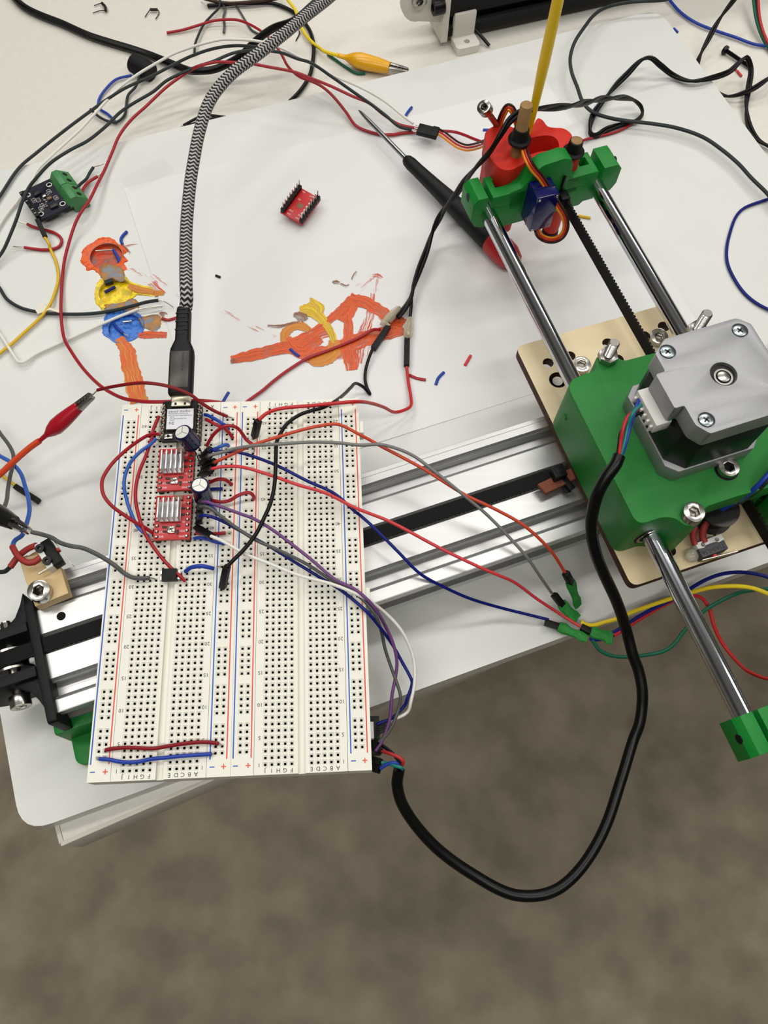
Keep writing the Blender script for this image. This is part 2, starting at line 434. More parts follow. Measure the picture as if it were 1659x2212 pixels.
def paint_mat(name, c1, c2, c3=None, streak=False, thr=None, sc=500):
    m = bpy.data.materials.new(name); m.use_nodes = True; nt = m.node_tree; N = nt.nodes; L = nt.links; b = N['Principled BSDF']
    b.inputs['Roughness'].default_value = .38
    tc = N.new('ShaderNodeTexCoord'); mp = N.new('ShaderNodeMapping')
    L.new(tc.outputs['UV' if streak else 'Object'], mp.inputs[0])
    if streak: mp.inputs['Scale'].default_value = (1.7, .05, 1)
    n = N.new('ShaderNodeTexNoise'); n.inputs['Scale'].default_value = 1.0 if streak else sc; n.inputs['Detail'].default_value = 5
    L.new(mp.outputs[0], n.inputs[0])
    r = N.new('ShaderNodeValToRGB'); e = r.color_ramp.elements
    e[0].position = .36; e[0].color = lin(c2); e[1].position = .62; e[1].color = lin(c1)
    if c3: x = e.new(.5); x.color = lin(c3)
    L.new(n.outputs[0], r.inputs[0]); L.new(r.outputs[0], b.inputs['Base Color'])
    bp = N.new('ShaderNodeBump'); bp.inputs['Strength'].default_value = .5; bp.inputs['Distance'].default_value = .0005
    L.new(n.outputs[0], bp.inputs['Height']); L.new(bp.outputs[0], b.inputs['Normal'])
    if thr is not None:
        n2 = N.new('ShaderNodeTexNoise'); n2.inputs['Scale'].default_value = 1.0; n2.inputs['Detail'].default_value = 6
        mp2 = N.new('ShaderNodeMapping'); L.new(tc.outputs['UV' if streak else 'Object'], mp2.inputs[0])
        mp2.inputs['Scale'].default_value = (2.0, .07, 1) if streak else (300,300,300)
        L.new(mp2.outputs[0], n2.inputs[0])
        mth = N.new('ShaderNodeMath'); mth.operation = 'GREATER_THAN'; mth.inputs[1].default_value = thr
        L.new(n2.outputs[0], mth.inputs[0]); L.new(mth.outputs[0], b.inputs['Alpha'])
    MATS[name] = m; return m
paint_mat('paint_orange', (232,82,10), (204,62,6), (222,92,14))
paint_mat('paint_well_orange', (196,58,22), (120,86,86), (170,74,40), sc=260)
paint_mat('paint_yellow', (240,220,10), (196,176,20), (226,190,16), sc=350)
paint_mat('paint_blue', (58,120,214), (34,84,180), (62,124,205))
paint_mat('paint_mix', (120,128,140), (176,122,40), (150,110,70), sc=220)
paint_mat('paint_mix2', (206,72,26), (186,150,40), (110,124,120), sc=190)
paint_mat('stroke_orange', (226,80,12), (180,58,10), (206,84,16), True, .42)
paint_mat('stroke_thin', (216,80,22), (190,62,16), None, True, .52)
paint_mat('stroke_dry', (210,84,44), (196,70,40), None, True, .60)
paint_mat('stroke_ochre', (206,140,24), (184,92,22), (196,120,30), True, .30)
paint_mat('stroke_yellow', (226,200,20), (168,150,30), (206,160,24), True, .30)
paint_mat('stroke_brown', (150,96,60), (96,72,60), None, True, .48)
paint_mat('stroke_mix', (222,78,12), (206,160,36), (204,96,36), True, .2)
WS = .62
def ribbon(pts, ws, z, mt, name, parent, th=.22, k=6, wob=.12):
    path = smooth(pts, k); n = len(path); g = G(); L = []; ln = 0
    for i, p in enumerate(path):
        t = (path[min(i+1,n-1)]-path[max(i-1,0)]); t.z = 0; t.normalize(); s = Vector((-t.y, t.x, 0))
        f = i/(n-1)*(len(ws)-1); a = int(min(f, len(ws)-2)); w = (ws[a]+(ws[a+1]-ws[a])*(f-a))*WS
        w2 = w*(1+random.uniform(-wob, wob)); w3 = w*(1+random.uniform(-wob, wob))
        if i: ln += (p-path[i-1]).length
        L.append((Vector((p.x,p.y,z))+s*w2/2, Vector((p.x,p.y,z))-s*w3/2, ln, w))
    for i in range(n-1):
        a, b, l0, w0 = L[i]; c, d, l1, w1 = L[i+1]; o = len(g.v)
        up = Vector((0,0,th)); mid0 = (a+b)/2+up; mid1 = (c+d)/2+up
        g.v += [a, mid0, b, c, mid1, d]
        for f, q in (((o,o+1,o+4,o+3), [(-w0/2,l0),(0,l0),(0,l1),(-w1/2,l1)]), ((o+1,o+2,o+5,o+4), [(0,l0),(w0/2,l0),(w1/2,l1),(0,l1)])):
            g.uv[len(g.f)] = [(x/1.0, y) for x, y in q]; g.f.append(list(f)); g.mi.append(0)
    ob = g.build(name, mt, parent)
    for p in ob.data.polygons: p.flip() if p.normal.z < 0 else None
    return ob
def splat(F, pts, z, h, mt, name, parent, jit=.35, k=5):
    P = smooth([un(*F(*p), z) for p in pts]+[un(*F(*pts[0]), z)], k)[:-1]
    P = [p+Vector((random.uniform(-jit,jit), random.uniform(-jit,jit), 0)) for p in P]
    cx = sum((p for p in P), Vector((0,0,0)))/len(P); o = G(); n = len(P)
    rings = ((1.0, 0.0), (.93, h*.7), (.8, h), (.5, h*.8)); vs = []
    for (q, hh) in rings:
        for p in P: v = cx+(p-cx)*q; vs.append(Vector((v.x, v.y, z+hh+(random.uniform(-.08,.08) if hh else 0))))
    vs.append(Vector((cx.x,cx.y,z+h*.8))); fs = []
    for r in range(3):
        for i in range(n): fs.append((r*n+i, r*n+(i+1)%n, (r+1)*n+(i+1)%n, (r+1)*n+i))
    for i in range(n): fs.append((3*n+i, 3*n+(i+1)%n, 4*n))
    o.add(vs, fs); return o.build(name, mt, parent)
def ringpaint(w, r, mt, parent, pts, F, h=.5):
    # paint smeared on the board round a well: outer outline to the rim of the well
    P = smooth([un(*F(*p), ZSH) for p in pts]+[un(*F(*pts[0]), ZSH)], 5)[:-1]; n = len(P); g = G(); vs = []
    for (q, hh) in ((0.0,.02), (.12,h), (.6,h*.9), (1.0,.12)):
        for p in P:
            d = (p-w); d.z = 0; inner = w+d.normalized()*(r+.05); v = p*(1-q)+inner*q
            jt = .3 if q == 0 else 0
            vs.append(Vector((v.x+random.uniform(-jt,jt), v.y+random.uniform(-jt,jt), ZSH+hh+random.uniform(-.07,.07)*(q > 0))))
    fs = [(k*n+i, k*n+(i+1)%n, (k+1)*n+(i+1)%n, (k+1)*n+i) for k in range(3) for i in range(n)]
    g.add(vs, fs); return g.build('paint_smear', mt, parent)
for i, (w, r) in enumerate(zip(wells, WR)):
    g = G(); n = 32; vs = [Vector((w.x+r*.99*math.cos(2*math.pi*j/n), w.y+r*.99*math.sin(2*math.pi*j/n), ZSH-2.4+random.uniform(-.25,.25))) for j in range(n)]
    vs += [Vector((w.x+r*.55*math.cos(2*math.pi*j/n), w.y+r*.55*math.sin(2*math.pi*j/n), ZSH-2.2+random.uniform(-.4,.4))) for j in range(n)]+[Vector((w.x,w.y,ZSH-2.1))]
    vs += [Vector((w.x+r*.99*math.cos(2*math.pi*j/n), w.y+r*.99*math.sin(2*math.pi*j/n), ZSH-.05)) for j in range(n)]
    fs = [(j,(j+1)%n,n+(j+1)%n,n+j) for j in range(n)]+[(n+j,n+(j+1)%n,2*n) for j in range(n)]+[(2*n+1+j,2*n+1+(j+1)%n,(j+1)%n,j) for j in range(n)]
    g.add(vs, fs); g.build('paint_pool', ('paint_well_orange','paint_yellow','paint_blue')[i], pb)
ringpaint(wells[0], WR[0], 'paint_orange', pb, [(90,440),(110,370),(120,280),(190,210),(280,165),(380,95),(500,90),(600,120),(660,190),(760,230),(820,290),(740,350),(810,440),(740,480),(800,560),(700,600),(560,640),(420,680),(350,620),(280,570),(190,590),(180,540),(130,500)], Y2)
ringpaint(wells[1], WR[1], 'paint_yellow', pb, [(300,960),(320,860),(350,770),(420,700),(560,690),(700,690),(760,660),(840,750),(1000,800),(1160,840),(1195,960),(1080,960),(950,950),(880,1000),(760,1060),(640,1110),(520,1110),(470,1140),(430,1190),(370,1120),(330,1080)], Y2)
ringpaint(wells[2], WR[2], 'paint_blue', pb, [(440,1330),(480,1230),(560,1180),(700,1170),(860,1190),(980,1240),(1040,1330),(1050,1430),(1020,1530),(940,1590),(830,1640),(700,1670),(600,1660),(520,1600),(430,1540),(420,1470)], Y2)
splat(Y2, [(370,570),(470,480),(600,500),(720,540),(770,700),(700,760),(560,720),(460,760),(400,680)], ZSH, .9, 'paint_mix', 'paint_bridge', pb)
splat(Y2, [(440,1090),(600,1080),(760,1060),(900,1000),(980,1120),(900,1230),(700,1180),(560,1200),(470,1180)], ZSH, .7, 'paint_mix', 'paint_bridge', pb)
splat(Y2, [(960,1290),(1120,1250),(1270,1250),(1300,1380),(1240,1480),(1100,1470),(1010,1400)], ZSH, .35, 'paint_mix', 'paint_bridge', pb)
ribbon(PT(Y2,[(960,1560,ZSH),(1050,1550,ZSH),(1200,1545,ZSH),(1385,1550,ZSH)]), [4,8,7,6], ZSH+.35, 'stroke_orange', 'paint_stroke', pb)
ribbon(PT(Y2,[(660,1600,ZSH),(740,1700,ZSH),(800,1790,ZSH)]) + PT(ZQ,[(1090,1700,ZSH),(1130,1850,ZSH),(1160,1990,ZSH),(1190,2090,ZSH)]), [9,12,14,15,15], ZSH+.3, 'stroke_mix', 'paint_stroke', pb)
ribbon(PT(Y2,[(820,820,ZSH),(950,870,ZSH),(1080,900,ZSH),(1200,920,ZSH)]), [5,7,6,5], ZSH+.75, 'stroke_ochre', 'paint_stroke', pb)
ribbon(PT(Y2,[(740,230,ZSH),(850,210,ZSH),(970,195,ZSH)]), [3,2.2,1], ZSH+.3, 'stroke_thin', 'paint_stroke', pb)
ribbon(PT(Y2,[(760,540,ZSH),(900,600,ZSH),(1020,680,ZSH),(1160,800,ZSH)]), [2,5,7,9], ZSH+.2, 'stroke_dry', 'paint_stroke', pb)

# ------------------------------------------------------------------ paper with the painting
ZP0 = ZSH+.05; ZPT = ZSH+.45
pc = [un(268,408,ZSH), un(1183,178,ZSH)]; e = (pc[1]-pc[0]).normalized(); nn = Vector((e.y,-e.x,0))
PW, PH = 279.4, 212.5
pap = thing('paper_sheet', 'white sheet of paper with a rough orange and yellow painting, lying on the plastic board', 'paper', pc[0])
g = G(); NX, NY = 20, 14
def pz(i, j):
    return ZP0 + .25*(1+math.sin(i*.5+j*.35))*.6
for top in (0, 1):
    for j in range(NY+1):
        for i in range(NX+1):
            q = pc[0]+e*(PW*i/NX)+nn*(PH*j/NY); g.v.append(Vector((q.x, q.y, pz(i,j)+top*.12)))
n1 = (NX+1)*(NY+1)
for top in (0, 1):
    for j in range(NY):
        for i in range(NX):
            a = top*n1+j*(NX+1)+i; g.f.append([a, a+1, a+NX+2, a+NX+1]); g.mi.append(0)
bd = [i for i in range(NX+1)]+[(NX+1)*j+NX for j in range(1,NY+1)]+[NY*(NX+1)+i for i in range(NX-1,-1,-1)]+[(NX+1)*j for j in range(NY-1,0,-1)]
for a, b in zip(bd, bd[1:]+bd[:1]): g.f.append([a, b, n1+b, n1+a]); g.mi.append(0)
g.build('sheet', 'paper', pap)
zp = ZSH+.62
def st(F, pts, ws, mt, dz=0.0): return ribbon([un(*F(*p), zp) for p in pts], ws, zp+dz, mt, 'paint_stroke', pap, th=.12)
st(ZR, [(55,620),(150,600),(300,565),(450,520),(640,440)], [7,11,12,14,13], 'stroke_orange')
st(ZR, [(300,580),(420,560),(560,600),(700,570),(850,500),(1000,460),(1120,425)], [6,8,16,20,16,14,15], 'stroke_orange', .05)
st(ZR, [(560,440),(640,390),(720,330),(800,270),(830,250)], [4,7,9,14,14], 'stroke_orange', .1)
st(ZR, [(790,250),(860,260),(960,310),(1040,370),(1115,410)], [14,13,12,14,16], 'stroke_orange', .15)
st(ZR, [(800,270),(760,340),(730,380)], [14,14,10], 'stroke_orange', .1)
st(ZR, [(775,330),(780,420),(785,520),(795,620),(805,685)], [7,8,11,13,10], 'stroke_orange', .1)
st(ZR, [(930,210),(920,300),(900,390),(870,480),(850,560),(835,640)], [4,6,9,12,10,8], 'stroke_thin', .12)
st(ZR, [(940,95),(880,150),(830,200),(800,235)], [4,8,10,9], 'stroke_dry', .1)
st(ZR, [(950,100),(945,180),(940,260)], [5,6,3], 'stroke_dry', .12)
st(ZR, [(930,100),(960,102),(990,115)], [3,5,2], 'stroke_thin', .15)
st(ZR, [(870,500),(860,590),(830,660)], [16,14,8], 'stroke_dry', .05)
st(ZR, [(395,510),(390,460),(430,420),(490,412),(540,440)], [9,9,8,9,6], 'stroke_ochre', .1)
st(ZR, [(400,490),(440,545),(500,560),(560,520),(610,490)], [8,12,14,13,8], 'stroke_orange', .12)
st(ZR, [(480,315),(540,310),(590,345),(640,400),(680,470),(690,520)], [7,15,11,7,6,6], 'stroke_yellow', .16)
st(ZR, [(545,240),(570,270),(600,300),(600,335)], [2,7,9,6], 'stroke_yellow', .2)
st(ZR, [(690,500),(690,560),(650,610),(590,632),(540,630)], [9,14,13,11,5], 'stroke_ochre', .14)
st(ZR, [(440,345),(480,350),(515,380)], [4,10,7], 'stroke_brown', .18)
st(ZR, [(280,410),(350,415),(420,400),(480,385)], [2,3.5,3.5,3], 'stroke_brown', .08)
st(ZR, [(680,140),(705,142),(725,145)], [2,5,2.5], 'stroke_brown', .08)
st(ZR, [(730,150),(760,165),(785,160)], [2,2.5,2], 'stroke_brown', .08)
st(ZR, [(800,125),(820,90),(832,75)], [1.5,2.5,1.5], 'stroke_brown', .08)
st(ZR, [(60,620),(75,640)], [4,6], 'stroke_brown', .2)
st(ZR, [(0,320),(130,390),(330,480)], [4,5,3], 'stroke_dry', .05)
st(Y2, [(1150,660),(1280,740),(1450,870),(1600,970)], [8,6,4,3], 'stroke_dry', .06)
st(Y2, [(1160,760),(1260,860),(1360,920)], [9,5,2], 'stroke_thin', .08)
st(Y2, [(1200,925),(1260,920),(1345,920)], [7,6,5], 'stroke_ochre', .08)
st(Y2, [(1290,1250),(1340,1225),(1390,1240)], [8,4,1.5], 'stroke_brown', .06)
# clear tape at two corners of the paper
mat('clear_tape', (222,224,222), .15, alpha=.05, spec=.3)
for (u, v, a, lab) in ((318,378,.6,'clear tape strip over the left far corner of the paper'), (1150,170,-.3,'clear tape strip over the far corner of the paper beside the yellow brush handle')):
    q = un(u, v, ZSH); T = frame((q.x,q.y,ZSH+.75), (math.cos(a),math.sin(a),0), (-math.sin(a),math.cos(a),0))
    g = G(); g.box((0,0,0), (30,14,.06), T=T); tag(g.build('tape_strip', 'clear_tape'), lab, 'tape')

# ------------------------------------------------------------------ breadboard
PI = 2.54
bb = thing('breadboard', 'large cream breadboard with red and blue rail lines, resting across the aluminium rail', 'breadboard', (41,80,-9.5))
GAPX = 54.126
colx = [0,1,2,3,4,7,8,9,10,11]
def holed(x0, x1, y0, y1, xs, ys, name, zb=-9.5):
    """plastic strip with a funnel and a dark socket for every contact"""
    g = G(); ho, hi = .98, .46
    X = [x0]; Y = [y0]
    for x in xs: X += [x-ho, x+ho]
    for y in ys: Y += [y-ho, y+ho]
    X.append(x1); Y.append(y1); nx, ny = len(X), len(Y)
    for y in Y:
        for x in X: g.v.append(Vector((x,y,0)))
    for j in range(ny-1):
        for i in range(nx-1):
            a = j*nx+i; q = [a, a+1, a+nx+1, a+nx]
            if i % 2 == 1 and j % 2 == 1:
                cx, cy = (X[i]+X[i+1])/2, (Y[j]+Y[j+1])/2; o = len(g.v)
                for z in (-.6, -3.6):
                    for (sx, sy) in ((-1,-1), (1,-1), (1,1), (-1,1)): g.v.append(Vector((cx+sx*hi, cy+sy*hi, z)))
                for k in range(4):
                    k2 = (k+1) % 4
                    g.f.append([q[k], q[k2], o+k2, o+k]); g.mi.append(0)
                    g.f.append([o+k, o+k2, o+4+k2, o+4+k]); g.mi.append(1)
                g.f.append([o+4,o+5,o+6,o+7]); g.mi.append(1)
            else: g.f.append(q); g.mi.append(0)
    o = len(g.v); g.v += [Vector(p) for p in ((x0,y0,zb),(x1,y0,zb),(x1,y1,zb),(x0,y1,zb))]
    side = [[i for i in range(nx)], [j*nx+nx-1 for j in range(ny)], [(ny-1)*nx+i for i in range(nx-1,-1,-1)], [j*nx for j in range(ny-1,-1,-1)]]
    cor = [(o,o+1), (o+1,o+2), (o+2,o+3), (o+3,o)]
    for s_, (a, b) in zip(side, cor): g.f.append(s_[::-1]+[a, b]); g.mi.append(0)
    g.f.append([o+3,o+2,o+1,o]); g.mi.append(0)
    return g.build(name, ['breadboard','hole_dark'], bb, smooth=False)
railrows = [5.1+15.24*k+PI*i for k in range(10) for i in range(5)]
termrows = [PI*i for i in range(63)]
for h in (0, 1):
    ox = GAPX*h
    holed(ox-13.15, ox-4.4, -3.7, 161.6, [ox-9.8, ox-7.26], railrows, 'power_rail')
    holed(ox-4.25, ox+12.6, -3.7, 161.6, [ox+PI*c for c in colx[:5]], termrows, 'terminal_strip')
    holed(ox+15.5, ox+31.65, -3.7, 161.6, [ox+PI*c for c in colx[5:]], termrows, 'terminal_strip')
    G().box((ox+14.05,78.95,-5.9), (2.9,165.3,7.2)).build('centre_groove', 'breadboard', bb)
    holed(ox+31.8, ox+40.9, -3.7, 161.6, [ox+34.9, ox+37.44], railrows, 'power_rail')
    for (x, mt) in ((-12.3,'print_blue'), (-5.4,'print_red'), (33.0,'print_blue'), (39.4,'print_red')):
        G().box((ox+x,79.4,.03), (.5,153.2,.06)).build('rail_line', mt, bb)
    gb, gr, gk = G(), G(), G()
    for (xm, xp) in ((-11.3,-6.5), (33.9,38.3)):
        for y in (0.0, 158.7):
            G().box((ox+xm,y,.03), (1.9,.4,.06)).build('minus_mark', 'print_blue', bb)
            x = ox+xp; G().prism([(x-.95,y-.2),(x-.2,y-.2),(x-.2,y-.95),(x+.2,y-.95),(x+.2,y-.2),(x+.95,y-.2),(x+.95,y+.2),(x+.2,y+.2),(x+.2,y+.95),(x-.2,y+.95),(x-.2,y+.2),(x-.95,y+.2)], 0, .06).build('plus_mark', 'print_red', bb)
    for c, ch in zip(colx, 'JIHGFEDCBA'):
        for y in (-2.25, 159.5):
            gk.text(ch, 2.3, lambda p, x=ox+PI*c, y=y: Vector((x-p[0], y-p[1], .03+p[2])), .05, 'CENTER')
    for r in [1]+list(range(5,61,5)):
        y = (r-1)*PI
        gk.text(str(r), 2.15, lambda p, x=ox-2.3, y=y: Vector((x-p[0], y-p[1], .03+p[2])), .05, 'CENTER')
        gk.text(str(r), 2.15, lambda p, x=ox+30.1, y=y: Vector((x-p[0], y-p[1], .03+p[2])), .05, 'CENTER')
    tag(gk.build('printed_numbers', 'print_black', bb), None, None, None, 'stuff')
for (y, w) in ((147,6), (66,8)):
    G().box((95.9,y,-4.5), (2.2,w,7)).build('joining_tab', 'breadboard', bb, bevel=.3)
# ------------------------------------------------------------------ aluminium rail of the drawing machine
TR = math.radians(17.55); r0 = M(-22.8, 33.0, 0)
def RF(p): return Vector((r0.x+p[0]*math.cos(TR)-p[1]*math.sin(TR), r0.y+p[0]*math.sin(TR)+p[1]*math.cos(TR), p[2]))
al = thing('aluminium_rail', 'silver slotted aluminium extrusion rail running under the breadboard and the plywood plate', 'rail', RF((200,30,-32)))
def vslot(c, s, side):                  # slot outline: side 't','b' along Y ; 'l','r' along z
    pr = [(-4.6,0), (-2.95,-1.7), (-2.95,-2.0), (-5.6,-2.6), (-5.6,-3.8), (-3.0,-6.2), (3.0,-6.2), (5.6,-3.8), (5.6,-2.6), (2.95,-2.0), (2.95,-1.7), (4.6,0)]
    return pr
prof = []
for c in (10,30,50): prof += [(c+a, -32-b) for a, b in vslot(c, 0, 'b')]        # bottom, left to right
prof = [(0,-32)] + prof + [(60,-32)]
prof += [(60+b, -22+a) for a, b in vslot(0,0,'r')] + [(60,-12)]
for c in (50,30,10): prof += [(c-a, -12+b) for a, b in vslot(c,0,'t')]
prof += [(0,-12)] + [(0-b, -22-a) for a, b in vslot(0,0,'l')]
g = G(); g.prism(prof, 0, 470, T=lambda p: RF((p[2], p[0], p[1]))); g.build('extrusion', 'alu', al, smooth=False)
g = G()
for y in (6.2, 13.8, 46.2, 53.8, 58.9, 1.1): g.box((235,y-.9,-11.97), (468,.18,.06), T=RF)
g.build('extrusion_lines', 'alu_groove', al)
G().prism(circ(9.2,39.6,1.9,20), -12.6, -11.93, T=RF).build('bolt_hole', 'hole_dark', al)
# green feet that carry the rail
def foot(name, label, xa, xb, ya, yb, lip):
    t = thing(name, label, 'bracket', RF(((xa+xb)/2,(ya+yb)/2,ZSH)), 'green feet of the rail')
    g = G(); g.prism(rrect(xa, ya, xb, yb, 4), ZSH, ZSH+5, T=RF); g.build('flange', 'green_pla_plain', t, bevel=.6)
    yl = yb if lip > 0 else ya
    g = G(); g.box(((xa+xb)/2, yl+lip*3-lip*3, (ZSH-32)/2+2), (xb-xa+4, 9, 20), T=RF); g.build('upright', 'green_pla_plain', t, bevel=1.2)
    socket_screw(t, RF(((xa+xb)/2+4,(ya+yb)/2-lip*2,ZSH+5)), (0,0,1), 3.6, 3, 1.5, 0)
    return t
foot('rail_foot', 'green printed foot screwed to the plastic board below the near left end of the rail', -6, 26, -17, 0, 1)
foot('rail_foot', 'green printed foot just visible behind the left end of the rail', 2, 24, 60, 74, -1)
for x in (210, 400):
    foot('rail_foot', 'green printed foot hidden under the rail beneath the plywood plate', x, x+28, -6, 2, 1) if False else None

# ------------------------------------------------------------------ idler bracket at the left end
br = thing('idler_bracket', 'black metal pulley bracket bolted to the left end of the rail', 'bracket', RF((-6,30,-32)))
prf = roundpoly([(-4,-36), (50,-36), (50,-9), (-4,-9)], 2)
g = G(); g.prism(prf, -4, 0, T=lambda p: RF((p[2], p[0], p[1]))); g.build('end_plate', 'black_powder', br, bevel=.5)
arm = roundpoly([(-4,-36), (-4,-8), (-26,-8), (-32,-14), (-32,-30), (-26,-36)], [0,0,6,7,7,6], 5)
for (ya, yb) in ((16.5,21), (36.5,41)):
    g = G(); g.prism(arm, ya, yb, T=lambda p: RF((p[0], p[2], p[1]))); g.build('arm', 'black_powder', br, bevel=.5)
for (y, sgn) in ((16.5,-1), (41,1)):
    g = G(); g.prism([(-4,y), (-4,y+sgn*14), (-6,y+sgn*9), (-9,y+sgn*4), (-14,y+sgn*.5), (-14,y)], -33, -11, T=RF); g.build('gusset', 'black_powder', br, bevel=.5)
axp = RF((-16,16.5,-20)); axd = RF((-16,41,-20))-axp
socket_screw(br, RF((-16,14.5,-20)), -axd, 4.3, 5, 2.5, 2)
G().cyl(RF((-16,14,-20)), RF((-16,42,-20)), 2.5).build('axle', 'steel', br)
nut(br, RF((-16,41,-20)), axd, 4.6, 3.2); stud(br, RF((-16,44,-20)), axd, 2.5, 4)
g = G(); g.lathe(RF((-16,24.5,-20)), axd, [(0,8.4),(1.1,8.4),(1.3,6.4),(7.7,6.4),(7.9,8.4),(9,8.4)], 32); g.build('idler_pulley', 'steel', br)
socket_screw(br, RF((-4,48,-20)), RF((-1,0,0))-RF((0,0,0)), 3.4, 3.2, 2, 0)

# ------------------------------------------------------------------ rail belt
def belt(name, label, pts, sides, w, teeth, cat='belt'):
    """flat toothed belt: pts centre line, sides = unit vector across the belt"""
    path = smooth(pts, 8); t = thing(name, label, cat, path[0]); g = G(); gt = G(); n = len(path)
    for i, p in enumerate(path):
        tg = (path[min(i+1,n-1)]-path[max(i-1,0)]).normalized(); s = Vector(sides); s = (s-tg*s.dot(tg)).normalized(); nr = tg.cross(s)
        for a, b in ((-1,-1), (1,-1), (1,1), (-1,1)): g.v.append(p+s*(a*w/2)+nr*(b*.35))
    for i in range(n-1):
        for j in range(4): g.f.append([i*4+j, i*4+(j+1)%4, (i+1)*4+(j+1)%4, (i+1)*4+j]); g.mi.append(0)
    g.f.append([0,1,2,3]); g.f.append([n*4-4,n*4-3,n*4-2,n*4-1]); g.mi += [0,0]
    g.build('band', 'belt', t, smooth=False)
    acc = 0; step = 2.0
    for i in range(n-1):
        a, b = path[i], path[i+1]; L = (b-a).length; tg = (b-a)/L; s = Vector(sides); s = (s-tg*s.dot(tg)).normalized(); nr = tg.cross(s)
        d = step-acc
        while d <= L:
            c = a+tg*d+nr*(teeth*.62); T = lambda q, c=c, tg=tg, s=s, nr=nr: c+tg*q[0]+s*q[1]+nr*q[2]
            gt.box((0,0,0), (1.05,w,.62), T=T); d += step
        acc = L-(d-step)
    o = gt.build('teeth', 'belt', t, smooth=False); o['kind'] = 'stuff'
    return t
arc = [RF((-16-8*math.sin(a), 29, -19.2+8*math.cos(a))) for a in [math.radians(x) for x in (150,120,90,60,30,5)]]
ydir = RF((0,1,0))-RF((0,0,0))
belt('timing_belt', 'black toothed timing belt lying in the middle slot of the aluminium rail', arc+[RF((8,29.2,-11.0)), RF((60,29.4,-11.0)), RF((150,29.7,-11.0)), RF((215,29.5,-10.8)), RF((238,29,-8.6))], ydir, 6.4, -1)

# ------------------------------------------------------------------ plywood plate and carriage
ZPLY = -2.0
ply = thing('plywood_plate', 'laser-cut plywood plate with burnt brown edges and round holes riding on the rail', 'plate', M(261,68,ZPLY-5))
hol = [circ(x, y, r, 20) for (x,y,r) in ((241.7,119.5,2.6),(230.0,119.2,2.6),(230.6,108.9,4.3),(262.3,120.3,2.9),(262.8,110.3,2.9),(292.7,120.7,2.9),(281.5,119,2.4),
                                        (241.7,14,2.6),(292.7,14,2.6))]
ol = roundpoly([(218.6,4.4), (304,4.4), (304,132.6), (218.6,132.6)], 4, 5)
g = G(); g.prism(ol, ZPLY-5.2, ZPLY, holes=hol, T=MF, m=0, mside=1); g.build('sheet', ['ply','ply_edge'], ply, smooth=False)
socket_screw(ply, M(243.5,111.9,ZPLY), (0,0,1), 4.4, 3.2, 2.5, 6)
socket_screw(ply, M(286.0,114.6,ZPLY), (0,0,1), 4.4, 3.2, 2.5, 6)
for (x, y) in ((230.6,108.9), (292,108.9), (230.6,24), (292,24)):
    g = G(); g.lathe(M(x,y,ZPLY-14), (0,0,1), [(0,5.5),(2,7.5),(3.4,7.5),(3.7,6.8),(4.5,6.8),(4.8,7.5),(6.2,7.5),(8.2,5.5)], 28); g.build('guide_wheel', 'black_plastic', ply)
    G().cyl(M(x,y,ZPLY-15), M(x,y,ZPLY-1), 2.5).build('wheel_axle', 'steel', ply)

cg = thing('carriage_block', 'green printed carriage block holding the steel rods, bolted on the plywood plate', 'carriage', M(261,56,ZPLY))
ZC_ = 30.0
top = roundpoly([(218,20.3), (229,20.5), (234,18.6), (236.5,13.5), (244,13.5), (247,19), (262,19), (276,18.4), (304,18.4), (304,92), (268,92.5), (262,92), (246,92.5), (244.5,98.5), (236,98.5), (233.5,92), (218,91)],
                [8.5,2,3,4,5,3,0,0,4,4,0,0,3,4,4,3,8], 6)
g = G(); g.prism(top, 20.5, ZC_, T=MF); g.build('top_plate', 'green_pla', cg, bevel=.7, bz=25)
low = roundpoly([(218,20.3), (229,20.5), (234,18.6), (236.5,13.5), (244,13.5), (247,19), (252,19), (252,92.3), (246,92.5), (244.5,98.5), (236,98.5), (233.5,92), (218,91)], [8.5,2,3,4,5,3,0,0,3,4,4,3,8], 6)
g = G(); g.prism(low, ZPLY, 20.5, T=MF); g.build('body', 'green_pla', cg)
body = [(218,24), (226,20.5), (226,92), (218,86)]
def wallprism(poly, z0, z1, nm='wall', mt='green_pla'):
    g = G(); g.prism(poly, z0, z1, T=MF); g.build(nm, mt, cg, bevel=.6)
wallprism([(298.5,18.6), (304,18.6), (304,92), (298.5,92)], ZPLY, 20.6, 'side_wall')
wallprism([(270,24), (283,24), (283,90), (270,90)], ZPLY, 20.6, 'rib')
G().prism(circ(0,0,7.6,26), 20.2, 20.9, T=lambda p: M(231.2+p[0], p[2], 10+p[1])).build('bearing_mouth', 'black_rubber', cg)
G().prism(circ(0,0,6.6,26), 19.9, 20.4, holes=[circ(0,0,5.4,26)], T=lambda p: M(231.2+p[0], p[2], 10+p[1])).build('bearing_ring', 'steel', cg)
for y0, y1 in ((20.6,26), (86,91.5)):          # bearing rings round the rods
    for xr in (291.3,):
        oc = [(-8,-12), (8,-12), (8,10.8), (-8,10.8)]
        g = G(); g.prism(oc, y0, y1, holes=[circ(0,0,7.4,24)], T=lambda p, xr=xr: M(xr+p[0], p[2], 10+p[1])); g.build('bearing_housing', 'green_pla', cg, bevel=.3)
for xr in (291.3,):
    for ya in (21.4, 62):
        g = G(); g.lathe(M(xr,ya,10), M(0,1,0), [(0,6.6),(.5,7.3),(23.5,7.3),(24,6.6)], 24); g.build('linear_bearing', 'steel', cg)
G().prism(circ(0,0,1.4,14), -.5, .4, T=lambda p: M(218-p[2]-.05, 82+p[0], 14+p[1])).build('pin_hole', 'green_pla', cg)
socket_screw(cg, M(240.3,17.6,ZC_-1.5), (0,0,1), 4.3, 5.6, 2.5, 8)
